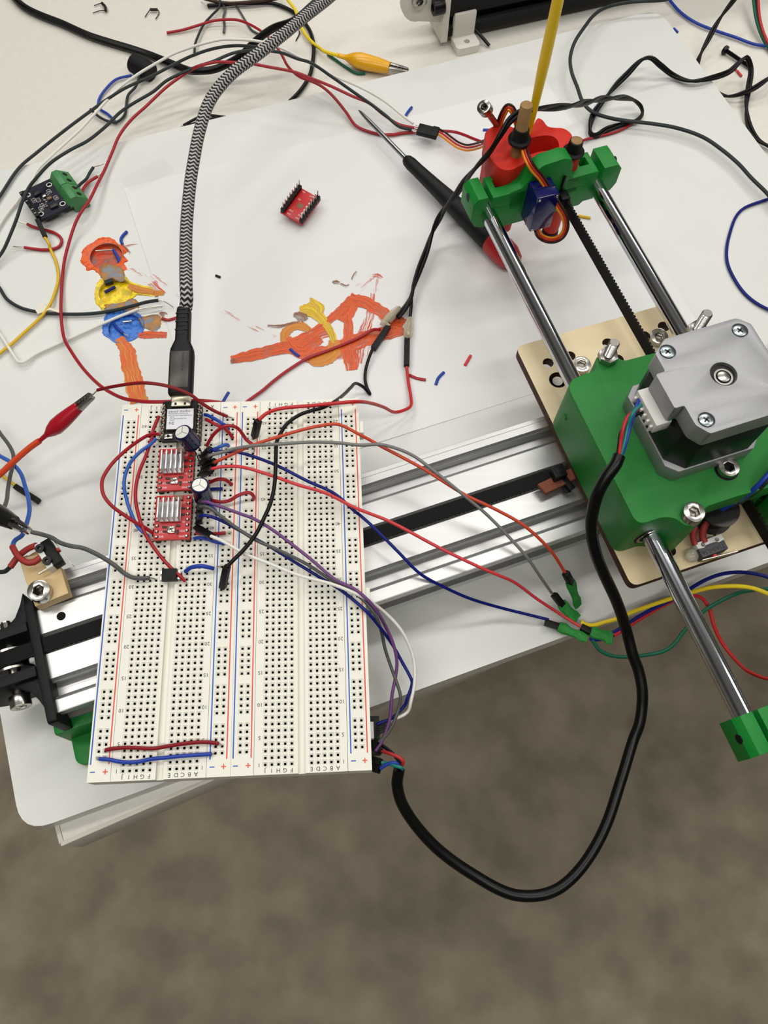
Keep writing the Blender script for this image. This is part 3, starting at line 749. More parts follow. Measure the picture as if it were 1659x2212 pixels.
socket_screw(cg, M(263.9,31.2,ZC_-3.5), (0,0,1), 4.3, 6.4, 2.5, 8)
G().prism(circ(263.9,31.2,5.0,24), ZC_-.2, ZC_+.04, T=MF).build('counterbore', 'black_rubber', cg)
for (x, y, h) in ((240.2,95.6,12), (283.5,95.6,14)):
    nut(cg, M(x,y,ZC_), (0,0,1), 4.5, 3.4); stud(cg, M(x,y,ZC_+3.2), (0,0,1), 2.4, h-3)
g = G(); g.prism(roundpoly([(279,90), (279,97), (282,99.5), (288,99.5), (290,92)], 2), 22, ZC_, T=MF); g.build('boss', 'green_pla', cg, bevel=.6)
# lower right guide lug and idler seen past the belt
g = G(); g.prism(roundpoly([(283,8), (304,8), (304,20), (283,20)], 4), ZPLY, 18, T=MF); g.build('lug', 'green_pla', cg, bevel=.6)
g = G(); g.lathe(M(263,21,4), (0,0,1), [(0,8.5),(1,8.5),(1.2,6.4),(8.2,6.4),(8.4,8.5),(9.4,8.5)], 28); g.build('belt_idler', 'dark_metal', cg)

# stepper motor
MX, MY = 257.0, 54.7
mo = thing('stepper_motor', 'square stepper motor with silver end caps and black body standing on the green carriage', 'motor', M(MX,MY,ZC_))
def sq(h, ch): return [(-h+ch,-h), (h-ch,-h), (h,-h+ch), (h,h-ch), (h-ch,h), (-h+ch,h), (-h,h-ch), (-h,-h+ch)]
MO = lambda p: M(MX+p[0], MY+p[1], p[2])
g = G(); g.prism(sq(21.1,4.2), ZC_, ZC_+8.5, T=MO); g.build('front_flange', 'motor_alu', mo, bevel=.4)
g = G(); g.prism(sq(20.6,6.5), ZC_+8.5, 60.6, T=MO); g.build('body', 'motor_black', mo, bevel=.4)
cap = [(-16.9,-21.1), (16.9,-21.1), (21.1,-16.9), (21.1,16.9), (16.9,21.1), (-14,21.1), (-20.4,16.2), (-20.4,7.9), (-24.4,7.9), (-24.4,-7.6), (-20.4,-7.6), (-20.4,-16.2)]
cap = roundpoly(cap, [.8]*12, 2)
sc = [(-15.5,15.5), (15.5,15.5), (-15.5,-15.5), (15.5,-15.5)]
g = G(); g.prism(cap, 60.6, 68.6, T=MO); g.prism(cap, 68.6, 70, holes=[circ(x,y,3.2,20) for x,y in sc]+[circ(0,0,5.1,28)], T=MO); g.build('end_cap', 'motor_alu', mo, bevel=.35)
for (x, y) in sc:
    g = G(); g.prism(circ(x,y,2.75,20), 68.5, 70.0, T=MO); s = g.build('cap_screw', 'screw_zinc', mo, bevel=.5)
    g = G(); g.box((x,y,70.0), (2.6,.65,.16), T=MO, rz=.5); g.box((x,y,70.0), (2.6,.65,.16), T=MO, rz=.5+math.pi/2); g.build('cross_recess', 'dark_metal', s)
g = G(); g.prism(circ(0,0,5.0,28), 68.2, 68.66, T=MO); g.build('bearing_seat', 'black_gloss', mo)
g = G(); g.prism(circ(-.2,-.8,3.6,24), 68.6, 69.2, holes=[circ(-.2,-.8,2.9,24)], T=MO); g.build('bearing_ring', 'steel', mo)
g = G(); g.prism(circ(-.2,-.8,2.4,24), 68.6, 69.6, T=MO); g.build('shaft_end', 'steel', mo, bevel=.3)
# motor plug
g = G(); g.box((-25.2,0,57.4), (6.6,16.4,5.8), T=MO)
for k in range(6): g.box((-28.9,-6.6+k*2.64,56.2), (1.8,1.1,3.6), T=MO)
g.build('white_plug', 'switch_white', mo, bevel=.3)
G().box((-22.6,0,60.2), (1.6,15.6,.9), T=MO).build('plug_board', 'w_teal', mo)

# steel rods
for (x, lab) in ((231.2, 'left one of the two polished steel guide rods between the green clamps'), (291.3, 'right one of the two polished steel guide rods beside the toothed belt')):
    g = G(); g.lathe(M(x,-70,10), M(0,1,0), [(0,3.6),(.4,4),(283,4),(283.4,3.6)], 40); tag(g.build('guide_rod', 'chrome'), lab, 'rod', 'steel guide rods')
# rod belt, two runs, standing on edge
xdir = (0,0,1)
b1 = toM(un(*ZG(985,985), 9)); b2 = toM(un(*ZH(890,520), 9))
belt('timing_belt', 'black toothed belt stretched between the two steel rods up to the green clamp', [M(b1.x,202.5,9), M((b1.x+b2.x)/2,(202.5+b2.y)/2,9), M(b2.x,b2.y,9), M(b2.x+.6,60,9)], xdir, 6.8, -1)
b3 = toM(un(*ZH(1530,1520), 6))
belt('timing_belt', 'black toothed belt run leaving the carriage towards the bottom right edge', [M(b3.x-1,40,6), M(b3.x,b3.y,6), M(b3.x+1.0,-20,6), M(b3.x+1.5,-58,6)], xdir, 6.8, -1)

# ------------------------------------------------------------------ rod clamps
def clamp(name, label, y0, y1, hump):
    t = thing(name, label, 'clamp', M(261,(y0+y1)/2,0))
    p = [(222,8), (224.6,3.4), (228.5,1.6), (236,2.4), (239,-.6), (242,-1.8), (284,-.6), (286,1.5), (296,1.8), (301,5), (303,9), (303,18.5), (300.5,21.5), (292.8,21.5), (292.6,13.5), (290.2,13.5), (290.1,13.5)] if hump else [(222,8), (224.6,3.4), (228.5,1.6), (236,2.4), (239,-.6), (242,-1.8), (284,-.6), (286,1.5), (296,1.8), (301,5), (303,9), (303,18.5), (300.5,21.5), (292.8,21.5), (292.6,13.5), (290.2,13.5), (290.0,20.5), (278.5,20.3)]
    if hump:
        hp = [(243,10), (280,10), (278.5,20.3), (275.6,21), (274.0,24), (273.6,29), (271.8,33), (267.5,34.8), (257,33.8), (253,31.4), (250.5,26.5), (247.5,22.4), (241,20.45)]
        g = G(); g.prism(hp, y0, y0+8.2, T=lambda q: M(q[0], q[2], q[1])); g.build('wavy_crest', 'green_pla_plain', t, bevel=.6, bz=20.3)
    p += [(232.3,13.5), (232.2,13.5), (229.8,13.5)] if hump else [(232.4,20.5), (232.2,13.5), (229.8,13.5)]
    p += [(229.7,13.6), (229.6,21.6), (224.5,21.6), (222,18.8)]
    g = G(); g.prism(p[::-1], y0, y1, T=lambda q: M(q[0], q[2], q[1])); b = g.build('clamp_body', 'green_pla_plain', t, bevel=.7)
    for (x, s) in ((222,-1), (303,1)):
        G().prism(circ(0,0,1.9,18), -.3, .05, T=lambda q, x=x, s=s: M(x+s*q[2], (y0+y1)/2+q[0]*s, 17.2+q[1]*1.25)).build('bolt_hole', 'black_rubber', t)
    return t
ca = clamp('rod_clamp', 'green printed clamp with a wavy top joining the far ends of the rods', 203.6, 217.6, True)
for (x, xa_, xb_) in ((238.6,232.4,250), (284.6,273,290)):
    g = G(); g.prism([(xa_,203.6), (xb_,203.6), (xb_,217.6), (xa_,217.6)], 13.2, 20.5, holes=[[(x-2.5,209.8), (x+2.5,209.8), (x+2.5,214.8), (x-2.5,214.8)]], T=MF); g.build('shoulder', 'green_pla_plain', ca, bevel=.5, bz=20)
    G().prism(circ(x,212.8,1.7,12), 13.4, 15.4, T=MF).build('nut', 'steel', ca)
G().box((261.5,214.6,16.6), (23,6,6.8), T=MF).build('back_web', 'green_pla_plain', ca)
clamp('rod_clamp', 'green printed clamp at the near end of the rods over the bare floor', -73.5, -58.5, False)

# servo
sv = thing('servo_motor', 'small translucent blue servo motor set into the green rod clamp', 'servo', M(256.5,198,2.5))
g = G(); g.prism([(250.4,192.2), (262.2,192.2), (262.2,216), (250.4,216)], 2.6, 25.2, T=MF); g.build('case', 'servo_blue', sv, bevel=.6)
g = G(); g.prism([(250.35,197.6), (262.25,197.6), (262.25,197.9), (250.35,197.9)], 2.5, 25.3, T=MF); g.build('case_seam', 'black_gloss', sv)
for (x, z) in ((251.6,4), (261,4), (251.6,23.8), (261,23.8)):
    G().lathe(M(x,192.3,z), M(0,-1,0), [(0,.75),(.3,.7),(.35,.3)], 10).build('case_screw', 'steel', sv)
# belt clip with cable tie beside the servo
bc = thing('cable_tie', 'black cable tie holding the belt end to the green clamp beside the servo', 'cable tie', M(b1.x,201,9))
g = G(); g.box((b1.x-.8,200.4,11), (4.6,6,6), T=MF); g.build('tie_head', 'black_plastic', bc, bevel=.5)
g = G(); g.box((b1.x-1.6,203,18), (1.4,1.2,11), T=MF, rz=.25); g.build('tie_tail', 'black_plastic', bc, bevel=.2)
g = G(); g.box((b1.x+1.2,197.4,9.4), (1.6,3.4,4.6), T=MF); g.build('belt_fold', 'w_brown', bc, bevel=.3)

# red brush holder behind the clamp
rh = thing('brush_holder', 'red printed brush holder with a wavy rim mounted behind the green clamp', 'holder', M(262,226,0))
out = [toM(un(*ZG(*p), 30)) for p in ((345,480),(330,410),(380,360),(450,340),(520,345),(580,370),(640,400),(690,400),(720,350),(760,285),(800,300),(840,350),(900,362),(960,365),(1010,390),(1040,430),(1020,520),(960,560),(900,555),(840,585),(700,620),(560,700),(470,700),(400,640),(350,560))]
out = [(p.x, p.y) for p in smooth([Vector((q.x,q.y,0)) for q in out]+[Vector((out[0].x,out[0].y,0))], 3)[:-1]]
hin = [toM(un(*ZG(*p), 30)) for p in ((560,480),(640,460),(720,440),(800,425),(880,430),(925,470),(930,530),(860,545),(760,560),(660,590),(580,600),(545,550))]
hin = [(p.x, p.y) for p in smooth([Vector((q.x,q.y,0)) for q in hin]+[Vector((hin[0].x,hin[0].y,0))], 3)[:-1]]
g = G(); g.prism(out, 18, 30, holes=[hin], T=MF); g.build('rim', 'red_pla', rh, bevel=.5)
o2 = [((x-262)*.96+262, (y-226)*.96+226) for x, y in out]
g = G(); g.prism(o2, -6, 18.2, T=MF); g.build('cup', 'red_pla', rh, bevel=.8)
bo = [toM(un(*ZG(*p), 27)) for p in ((448,570),(460,515),(520,490),(600,520),(660,560),(660,620),(610,670),(565,705),(515,700),(470,660))]
g = G(); g.prism(roundpoly([(p.x,p.y) for p in bo], 2), 17, 27.5, T=MF); g.build('boss', 'red_pla', rh, bevel=1)
g = G(); g.lathe(M(276.9,211.4,14), (0,0,1), [(0,4.3),(1,4.3),(14.5,4.0)], 24); g.build('peg_socket', 'red_pla', rh)
fin = [toM(un(*ZG(*p), 8)) for p in ((340,580),(420,560),(440,700),(380,740),(350,700))]
g = G(); g.prism([(p.x,p.y) for p in fin], -20, 26, T=MF); g.build('side_fin', 'red_pla', rh, bevel=1)
g = G(); g.lathe(M(276.9,211.4,-24), (0,0,1), [(0,4.0),(4,4.3),(24,4.3)], 20); g.build('brush_socket', 'red_pla', rh)
G().lathe(M(276.9,211.4,-28), (0,0,1), [(0,4.0),(1,4.6),(4.2,4.4)], 20).build('rubber_tip', 'black_rubber', rh)
g = G(); g.lathe(M(247.5,213,-14), (0,0,1), [(0,4.0),(14,4.3)], 20); g.build('peg_socket', 'red_pla', rh)
sc0 = un(*ZY(1310,310), 30); sc1 = un(*ZY(1175,120), 42)
socket_screw(rh, sc1, sc1-sc0, 3.4, 4.2, 1.6, (sc1-sc0).length, 'steel', 'long_screw')
# dowels with rubber rings, brush
d1 = thing('wooden_dowel', 'tall round wooden dowel with a black rubber ring, standing in the red holder', 'dowel', M(248.6,217.4,26), 'wooden dowels')
G().lathe(M(248.9,218,-12), M(.0,.0,1), [(0,3.0),(70,3.0),(70.4,2.7)], 22).build('stick', 'wood_dowel', d1)
G().lathe(M(248.9,218,38), (0,0,1), [(0,5.4),(1.4,5.6),(2.2,4.4),(7.4,3.6),(7.6,3.0)], 26).build('rubber_ring', 'black_rubber', d1)
d2 = thing('wooden_dowel', 'short dark dowel end capped by a black rubber ring, beside the right green lug', 'dowel', M(276.9,211.4,28), 'wooden dowels')
G().lathe(M(276.9,211.4,26), (0,0,1), [(0,2.8),(10.4,2.8),(10.6,2.5)], 22).build('stick', 'wood_dowel', d2)
G().lathe(M(276.9,211.4,28.4), (0,0,1), [(0,4.4),(1,5.4),(1.6,5.4),(2.4,3.9),(7.6,3.3),(7.8,2.9)], 26).build('rubber_ring', 'black_rubber', d2)
bs = thing('paint_brush', 'yellow paint brush handle rising upright out of the red holder', 'brush', M(261,230.5,26))
q0 = toM(un(*ZG(690,385), 31)); q1 = toM(un(*ZG(775,0), 58)); dq = (q1-q0)
G().tube([M(*(q0-dq*.15)), M(*(q0+dq*.06)), M(*(q0+dq*.5)), M(*(q0+dq*1.4)), M(*(q0+dq*2.6))], 2, 20, rs=[1.3,1.5,1.95,2.6,2.5]).build('handle', 'brush_yellow', bs)

# ------------------------------------------------------------------ limit switches
sp = thing('switch_mount', 'small old plywood block bolted on the left end of the rail', 'mount', RF((6,52,ZRAIL)))
q = [un(*ZL(*p), -6) for p in ((165,350),(330,290),(530,420),(605,660),(310,780),(225,545))]
g = G(); g.prism([(p.x,p.y) for p in q], ZRAIL, -6); g.build('block', ['ply_old'], sp, bevel=.3, smooth=False)
cc = un(*ZL(345,640), -2); socket_screw(sp, (cc.x,cc.y,-6), (0,0,1), 4.6, 5, 2.5, 3)
def micro(name, label, o, xa, ya, top_mat, letters, sg=1):
    """micro switch lying flat: xa along its length, ya towards the lever"""
    T = frame(o, xa, ya); t = thing(name, label, 'switch', o)
    g = G(); g.box((0,1.0,2.2), (12.6,4.4,5.4), T=T); g.build('case', 'switch_grey' if letters else 'black_plastic', t, bevel=.3)
    g = G(); g.prism(roundpoly([(-6.4,-3.6), (6.4,-3.6), (6.4,-1), (3.6,-.6), (2.4,-1.4), (-2.4,-1.4), (-3.6,-.6), (-6.4,-1)], .4), -.5, 5.2, holes=[circ(-3.4,-2.0,1.0,16), circ(3.4,-2.0,1.0,16)], T=T); g.build('base', 'switch_white', t, bevel=.15)
    for x in ((-5,0,5) if letters else (-5,0,5)):
        G().box((x,-5.6,2.4), (.5,4.6,1.2), T=T).build('terminal', 'tin', t)
    if not letters:
        for x in (-3.4, 3.4):
            g = G(); g.prism(circ(x,-2.0,1.9,18), 5.0, 6.4, holes=[circ(x,-2.0,.9,6)], T=T); g.build('screw', 'black_gloss', t)
    G().box((0,3.7,2.4), (1.4,1.2,2.2), T=T).build('plunger', 'ferrule_red', t)
    g = G(); T2 = frame(T((-6.2*sg,3.9,2.4)), T((14.0*sg,5.4,2.4))-T((0,3.9,2.4)), T((0,1,0))-T((0,0,0))); g.box((8.0,0,0), (16.5,.25,3.0), T=T2); g.build('lever', 'steel', t)
    if letters:
        g = G(); g.text('TIAIHUA', 2.9, lambda p: T((-5.4+p[0], 1.3+p[1], 4.93+p[2])), .06, 'LEFT'); g.build('lettering', 'print_black', t)
    return T, t
swo = (un(*Z4(470,1040),4)+un(*Z4(905,880),4)+un(*Z4(1010,1080),4)+un(*Z4(620,1220),4))/4
sx = un(*Z4(905,880),4)-un(*Z4(470,1040),4); sx.z = 0
ST, swt = micro('limit_switch', 'grey micro switch with a metal lever glued near the front edge of the plywood plate', (swo.x,swo.y,ZPLY+.6), -sx, Vector((sx.y,-sx.x,0)), 'switch_grey', True, -1)
g = G(); g.ball(un(*Z4(410,1210), 0), 3.2, 16, .8); tag(g.build('glue_blob', 'glue_clear'), 'clear glue blob at the left end of the grey limit switch', 'glue')
sa = un(*ZL(395,260), 0); sb = un(*ZL(540,400), 0); sd = un(*ZL(455,440),0)-un(*ZL(330,230),0); sd.z = 0
sm = un(*ZL(425,300), 0)
micro('limit_switch', 'black micro switch with a thin lever on the plywood block beside the black alligator clip', (sm.x,sm.y,-5.4), sd, Vector((-sd.y,sd.x,0)), 'black', False)

# cable tie and webbing end on the rail belt
zt = thing('cable_tie', 'black cable tie clamping the belt end at the left edge of the plywood plate', 'cable tie', RF((240,29,-9)))
c = un(*ZU(1420,612), -4); T = frame((c.x,c.y,-6), (math.cos(TR),math.sin(TR),0), (-math.sin(TR),math.cos(TR),0))
g = G(); g.box((-1.5,1.2,2.6), (6.0,5.8,4.6), T=T); g.box((-1.5,1.2,5.0), (3.2,3,.3), T=T); g.build('tie_head', 'black_plastic', zt, bevel=.5)
g = G(); g.box((1.0,-1.2,0), (2.8,13,1.0), T=T, rz=.25); g.box((1,-1,-2.8), (2.8,13,.8), T=T); g.build('tie_band', 'black_plastic', zt, bevel=.2)
rg = [un(*ZU(*p), -6.5) for p in ((1255,680),(1370,625),(1440,590),(1545,545),(1560,615),(1420,690),(1310,742))]
g = G(); g.prism([(p.x,p.y) for p in rg], -8, -5.6); tag(g.build('belt_end', 'rag', bevel=.2), 'reddish brown ribbed belt end under the cable tie at the plywood edge', 'belt')
# ------------------------------------------------------------------ electronics on the breadboard
# microcontroller
mc = thing('microcontroller_board', 'tiny black microcontroller board with a white shield plate plugged into the top of the breadboard', 'circuit board', (15,150,0))
g = G(); g.prism(rrect(6.1,139.8,23.9,160.6,1.4), 2.5, 3.7); g.build('circuit_board', 'pcb_black', mc, bevel=.1)
for x in (7.62, 22.4): G().box((x,150.1,1.25), (2.5,18.2,2.5)).build('pin_header', 'black_plastic', mc)
for k in range(7):
    for x in (7.2, 22.8):
        g = G(); g.lathe((x,142.5+PI*k,3.6), (0,0,1), [(0,1.22),(.4,1.1),(.9,.6),(1.5,.38)], 12); g.build('solder_joint', 'tin', mc)
g = G(); g.box((14.9,149.9,4.8), (12.0,10.6,2.2)); g.build('shield', ['shield_metal'], mc, bevel=.3)
g = G(); g.box((14.9,149.9,5.95), (11.7,10.3,.12)); g.build('shield_plate', 'shield_white', mc)
TP = lambda x, y, z: (lambda p: Vector((x+p[0], y+p[1], z+p[2])))
g = G(); g.text('seeed studio', 1.75, TP(9.55,153.8,6.03), .04, 'LEFT', 1.08); g.text('Model:XIAO-ESP32-C3', .92, TP(9.6,152.55,6.03), .03)
g.text('FCC ID:Z4T-XIAOESP32C3', .92, TP(9.6,151.55,6.03), .03); g.text('R 204-B00170A', .8, TP(12.7,150.0,6.03), .03); g.text('FC', 2.0, TP(10.1,147.6,6.03), .04); g.text('C', 1.2, TP(11.6,147.6,6.03), .04)
g.prism(circ(11.4,150.0,1.05,20), 6.01, 6.05, holes=[circ(11.4,150.0,.88,20)]); g.text('R', 1.0, TP(11.0,150.0,6.03), .03)
g.build('printed_text', 'print_black', mc)
g = G(); g.prism(rrect(10.4,156.0,19.4,161.4,.8), 3.7, 6.8); g.build('usb_socket', 'shield_metal', mc, bevel=.4)
for x in (12.7, 16.9): G().box((x,157.2,6.85), (1.0,1.2,.12)).build('socket_slot', 'black_plastic', mc)
for x in (9.9, 20.0):
    g = G(); g.box((x,141.9,4.2), (3.6,2.4,1.0)); b = g.build('push_button', 'tin', mc, bevel=.15); G().cyl((x,141.9,4.7), (x,141.9,5.0), .7, n=14).build('button_cap', 'black_plastic', b)

# red stepper drivers
def driver(name, label, upside):
    t = bpy.data.objects.new(name, None); COL.objects.link(t); t.empty_display_size = .005; ORG[t.name] = (0,0,0)
    tag(t, label, 'circuit board', 'red stepper driver boards')
    kw = dict(parent=t, local=True)
    G().box((0,0,3.3), (15.3,20.4,1.6)).build('circuit_board', 'pcb_red', bevel=.15, **kw)
    for sx in (-1, 1):
        h = G()
        for k in range(8): h.prism(roundpoly([(sx*6.35-1.25,-10.16+PI*k), (sx*6.35+1.25,-10.16+PI*k), (sx*6.35+1.25,-10.16+PI*k+PI), (sx*6.35-1.25,-10.16+PI*k+PI)], .45, 1), 0, 2.5)
        h.build('pin_header', 'black_plastic', **kw)
        for k in range(8):
            q = G(); q.box((sx*6.35,-8.89+PI*k,-.6), (.64,.64,10.2 if not upside else 11.2)); q.build('pin', 'tin', bevel=.12, **kw)
            if not upside: G().lathe((sx*6.35,-8.89+PI*k,4.05), (0,0,1), [(0,.95),(.35,.6),(.7,.42)], 10).build('solder_joint', 'tin', **kw)
    if not upside:
        hs = G(); hs.box((-1.0,2.2,5.0), (9.2,9.2,1.0)); ob = hs.build('heatsink', 'heatsink', bevel=.1, **kw)
        for k in range(5):
            f = G(); f.box((-5.2+k*2.1,2.2,7.6), (.62,9.2,4.4)); f.build('fin', 'heatsink', parent=ob, local=True, bevel=.08)
        tp = G(); tp.box((-.2,-6.0,4.6), (3.3,3.3,1.0)); tm = tp.build('trimmer', 'tin', bevel=.5, **kw)
        q = G(); q.box((-.2,-6.0,5.15), (1.7,.35,.12), rz=.6); q.box((-.2,-6.0,5.15), (.35,1.7,.12), rz=.6); q.build('trimmer_slot', 'print_black', parent=tm, local=True)
        G().box((2.4,8.6,4.7), (3.2,2.0,1.3)).build('ceramic_capacitor', 'smd_brown', bevel=.12, **kw)
        for (x, y, a, b) in ((-2.2,8.7,1.7,.9), (-3.2,-4.6,1.8,.9), (2.6,-4.2,1.8,.9), (2.4,-7.0,1.0,1.9), (4.2,1.0,1.7,.9), (4.2,4.0,1.7,.9), (-3.0,-6.6,1.5,.8)):
            G().box((x,y,4.35), (a,b,.5)).build('resistor', 'smd_dark', bevel=.08, **kw)
        s = G()
        for (tx, x, y) in (('EN',-5.2,8.4), ('STEP',-5.3,-6.9), ('DIR',-5.3,-8.9), ('GND',3.0,-9.0), ('VDD',3.2,-6.6), ('1B',3.9,-2.4), ('VMOT',1.6,6.6)):
            s.text(tx, 1.25, lambda p, x=x, y=y: Vector((x+p[0], y+p[1], 4.12+p[2])), .05)
        s.build('silkscreen', 'silk', **kw)
    else:
        s = G()
        for (tx, x, y) in (('GND',-4.6,8.4), ('VDD',-4.6,6.0), ('1B',-4.6,3.5), ('1A',-4.6,1.0), ('2A',-4.6,-1.5), ('2B',-4.6,-4.0), ('VMOT',-4.6,-8.6), ('DIR',1.6,8.6), ('STEP',1.4,6.0), ('SLP',1.8,-3), ('EN',2.2,-8.6)):
            s.text(tx, 1.3, lambda p, x=x, y=y: Vector((-x-p[0], y+p[1], 2.44+p[2])), .06)
        s.build('silkscreen', 'silk', **kw)
        G().box((0,.4,2.45), (3.2,3.2,.08)).build('thermal_pad', 'smd_brown', **kw)
        G().box((0,1.5,4.5), (6,6,.8)).build('driver_chip', 'smd_dark', **kw)
    return t
dv = driver('stepper_driver', 'red stepper driver board with a finned silver heatsink, the one just below the microcontroller', False)
dv.location = W((13.97,125.73,0))
d2_ = copy_tree(dv); d2_.location = W((13.97,102.87,0)); d2_['label'] = 'red stepper driver board with a finned silver heatsink, the lower one nearest the black chip'
d3 = driver('stepper_driver', 'red driver board lying upside down on the paper with its pins pointing up', True)
cz = un(*ZT(830,790), ZSH+6)
d3.location = W((cz.x, cz.y, ZSH+9.2)); d3.rotation_euler = (math.radians(180+6), math.radians(8), math.radians(-32))

# electrolytic capacitors
def ecap(name, label, base, top, r):
    b, t_ = Vector(base), Vector(top); ax = (t_-b).normalized(); L = (t_-b).length
    t = thing(name, label, 'capacitor', b, 'blue electrolytic capacitors')
    G().lathe(b, ax, [(0,r*.86),(.4,r),(1.2,r),(1.6,r*.92),(2.0,r),(L-.5,r),(L,r*.9)], 28).build('sleeve', 'cap_sleeve', t)
    G().lathe(b+ax*(L-.05), ax, [(0,r*.8),(.12,r*.78)], 28).build('can_top', 'cap_top', t)
    up = Vector((0,0,1)) if abs(ax.z) < .97 else Vector((0,1,0))
    nx = ax.cross(up).normalized(); ny = ax.cross(nx)
    g = G(); T = lambda p: b+ax*(L+.09)+nx*p[0]+ny*p[1]+ax*p[2]
    for a in (.4, .4+2.09, .4+4.19): g.box((math.cos(a)*r*.36, math.sin(a)*r*.36, 0), (r*.72,.16,.05), T=T, rz=a)
    g.build('vent_score', 'dark_metal', t)
    cam_d = (CAMP-b).normalized(); fx = (cam_d-ax*cam_d.dot(ax)).normalized(); fy = ax.cross(fx)
    g = G(); n = 6
    for i in range(n+1):
        a = math.radians(-26+52*i/n)+.25; d = fx*math.cos(a)+fy*math.sin(a)
        g.v += [b+ax*1.9+d*(r+.04), b+ax*(L-.7)+d*(r+.04)]
    g.f = [[2*i,2*i+2,2*i+3,2*i+1] for i in range(n)]; g.mi = [0]*n
    g.build('polarity_stripe', 'cap_stripe', t)
    g = G()
    for s_ in (.3, .62, .86):
        a = .25; d = fx*math.cos(a)+fy*math.sin(a); e2 = ax.cross(d); T = frame(b+ax*(L*s_)+d*(r+.06), ax, e2); g.box((0,0,0), (1.4,.5,.06), T=T)
    g.build('minus_marks', 'cap_sleeve', t)
    return t, ax
cb, ct = un(*ZE(745,775), 8.5), un(*ZE(595,595), 18.5)
c1, ax1 = ecap('electrolytic_capacitor', 'dark blue capacitor leaning over the corner of the microcontroller board', cb, ct, 3.95)
for s_ in (-1, 1): G().tube(smooth([cb+Vector((s_*1.0,s_*.6,0)), cb+Vector((2.0+s_*.8,-2+s_,-3.6)), Vector((25.4,124.5+s_*1.3,0))], 5), .28, 7).build('lead', 'dark_metal', c1)
ecap('electrolytic_capacitor', 'dark blue capacitor standing upright between the two red driver boards', (26.4,112.0,2.0), (26.8,112.9,14.2), 3.95)

# optocoupler
ch = thing('chip', 'small black four legged chip straddling the centre groove of the breadboard', 'chip', (13.97,77.4,0))
g = G(); g.prism(rrect(10.7,74.9,17.1,79.9,.2), .8, 4.2, taper=.94); g.build('package', 'black_plastic', ch, bevel=.2)
for y in (76.2, 78.7):
    for s_ in (-1, 1):
        g = G(); g.box((13.97+s_*3.5,y,2.2), (1.0,1.3,.3)); g.box((13.97+s_*3.9,y,.6), (.3,1.0,3.2)); g.build('leg', 'tin', ch)

# current sensor board with green terminals
sb = thing('sensor_board', 'dark blue circuit board with a green screw terminal block lying on the plastic board', 'circuit board', un(*Z9(640,620), ZSH))
K = [un(*Z9(*p), ZSH+7) for p in ((270,530),(790,300),(1010,740),(590,950))]
xa = ((K[1]-K[0])+(K[2]-K[3])); ya = (K[0]-K[3])+(K[1]-K[2]); ctr = (K[0]+K[1]+K[2]+K[3])/4
SBW = xa.length/2; SBH = ya.length/2; T = frame(ctr, xa, ya)
hl = [(-SBW*.33,SBH*.33), (SBW*.36,SBH*.34), (SBW*.36,-SBH*.34), (-SBW*.33,-SBH*.34)]
g = G(); g.prism([(-SBW/2,-SBH/2), (SBW/2,-SBH/2), (SBW/2,SBH/2), (-SBW/2,SBH/2)], -1.6, 0, holes=[circ(x,y,1.3,16) for x,y in hl], T=T); g.build('circuit_board', 'pcb_blue', sb)
for (x, y) in hl:
    g = G(); g.prism(circ(x,y,1.75,18), -.02, .06, holes=[circ(x,y,1.25,18)], T=T); g.build('mounting_ring', 'switch_white', sb)
for (x, y, w, h, m_) in ((-.08,.24,4.2,3.4,'smd_dark'), (.1,-.3,4.4,3.4,'smd_dark'), (.13,-.06,2.8,2.0,'smd_brown'), (.04,.07,2.2,2.2,'tin')):
    G().box((x*SBW,y*SBH,.6), (w,h,1.2), T=T, rz=.0).build('component', m_, sb, bevel=.15)
for (x, y) in ((-.27,.1),(-.16,.06),(-.16,-.14),(-.06,-.2),(-.24,-.2),(.24,.16),(.3,-.1),(.0,-.08),(.16,.08),(-.02,.0)):
    g = G(); g.box((x*SBW,y*SBH,.3), (1.1,2.0,.6), T=T); g.build('component', 'smd_dark', sb, bevel=.08)
    for s_ in (-1, 1): G().box((x*SBW,y*SBH+s_*.85,.33), (1.15,.5,.62), T=T).build('solder_joint', 'tin', sb)
g = G()
for (x, y, w, h) in ((-.27,.1,2,3),(-.16,.06,2,3),(-.16,-.14,2,3),(-.24,-.2,2,3),(.24,.16,2,3),(.3,-.1,2,3)):
    for (dx, dy, a, b) in ((0,h/2,w,.15), (0,-h/2,w,.15), (w/2,0,.15,h), (-w/2,0,.15,h)): g.box((x*SBW+dx,y*SBH+dy,.03), (a,b,.05), T=T)
g.build('silkscreen', 'silk', sb)
tbx = SBW/2+1.5; hy = SBH/2
g = G(); pr = [(-2.4,0), (-2.4,-1.6), (.2,-1.6), (.2,-6.4), (9.6,-6.4), (9.6,-.6), (3.6,4.4), (0.4,4.4)]
for k in range(2):
    y0_, y1_ = -hy*.98+k*hy*.98, -hy*.98+(k+1)*hy*.98-.4
    g2 = G(); g2.prism(pr, y0_, y1_, T=lambda p: T((tbx+p[0], p[2], p[1]))); blk = g2.build('terminal_block', 'terminal_green', sb, bevel=.25)
    for j in range(2):
        yy = y0_+(y1_-y0_)*(.27+.46*j); G().prism(circ(0,0,1.5,16), -.3, .06, T=lambda p, yy=yy: T((tbx+6.6+p[0]*.768+p[2]*.64, yy+p[1], 1.9-p[0]*.64+p[2]*.768))).build('screw_hole', 'black_gloss', blk)
g = G(); g.box((-SBW/2+1.0,-1,1.6), (2.5,SBH*.86,2.6), T=T); g.build('pin_header', 'black_plastic', sb, bevel=.2)
g = G()
for k in range(6): g.box((-SBW/2+.6,-hy*.75+k*hy*.28,3.0), (1.2,.6,.5), T=T)
g.build('pins', 'tin', sb)
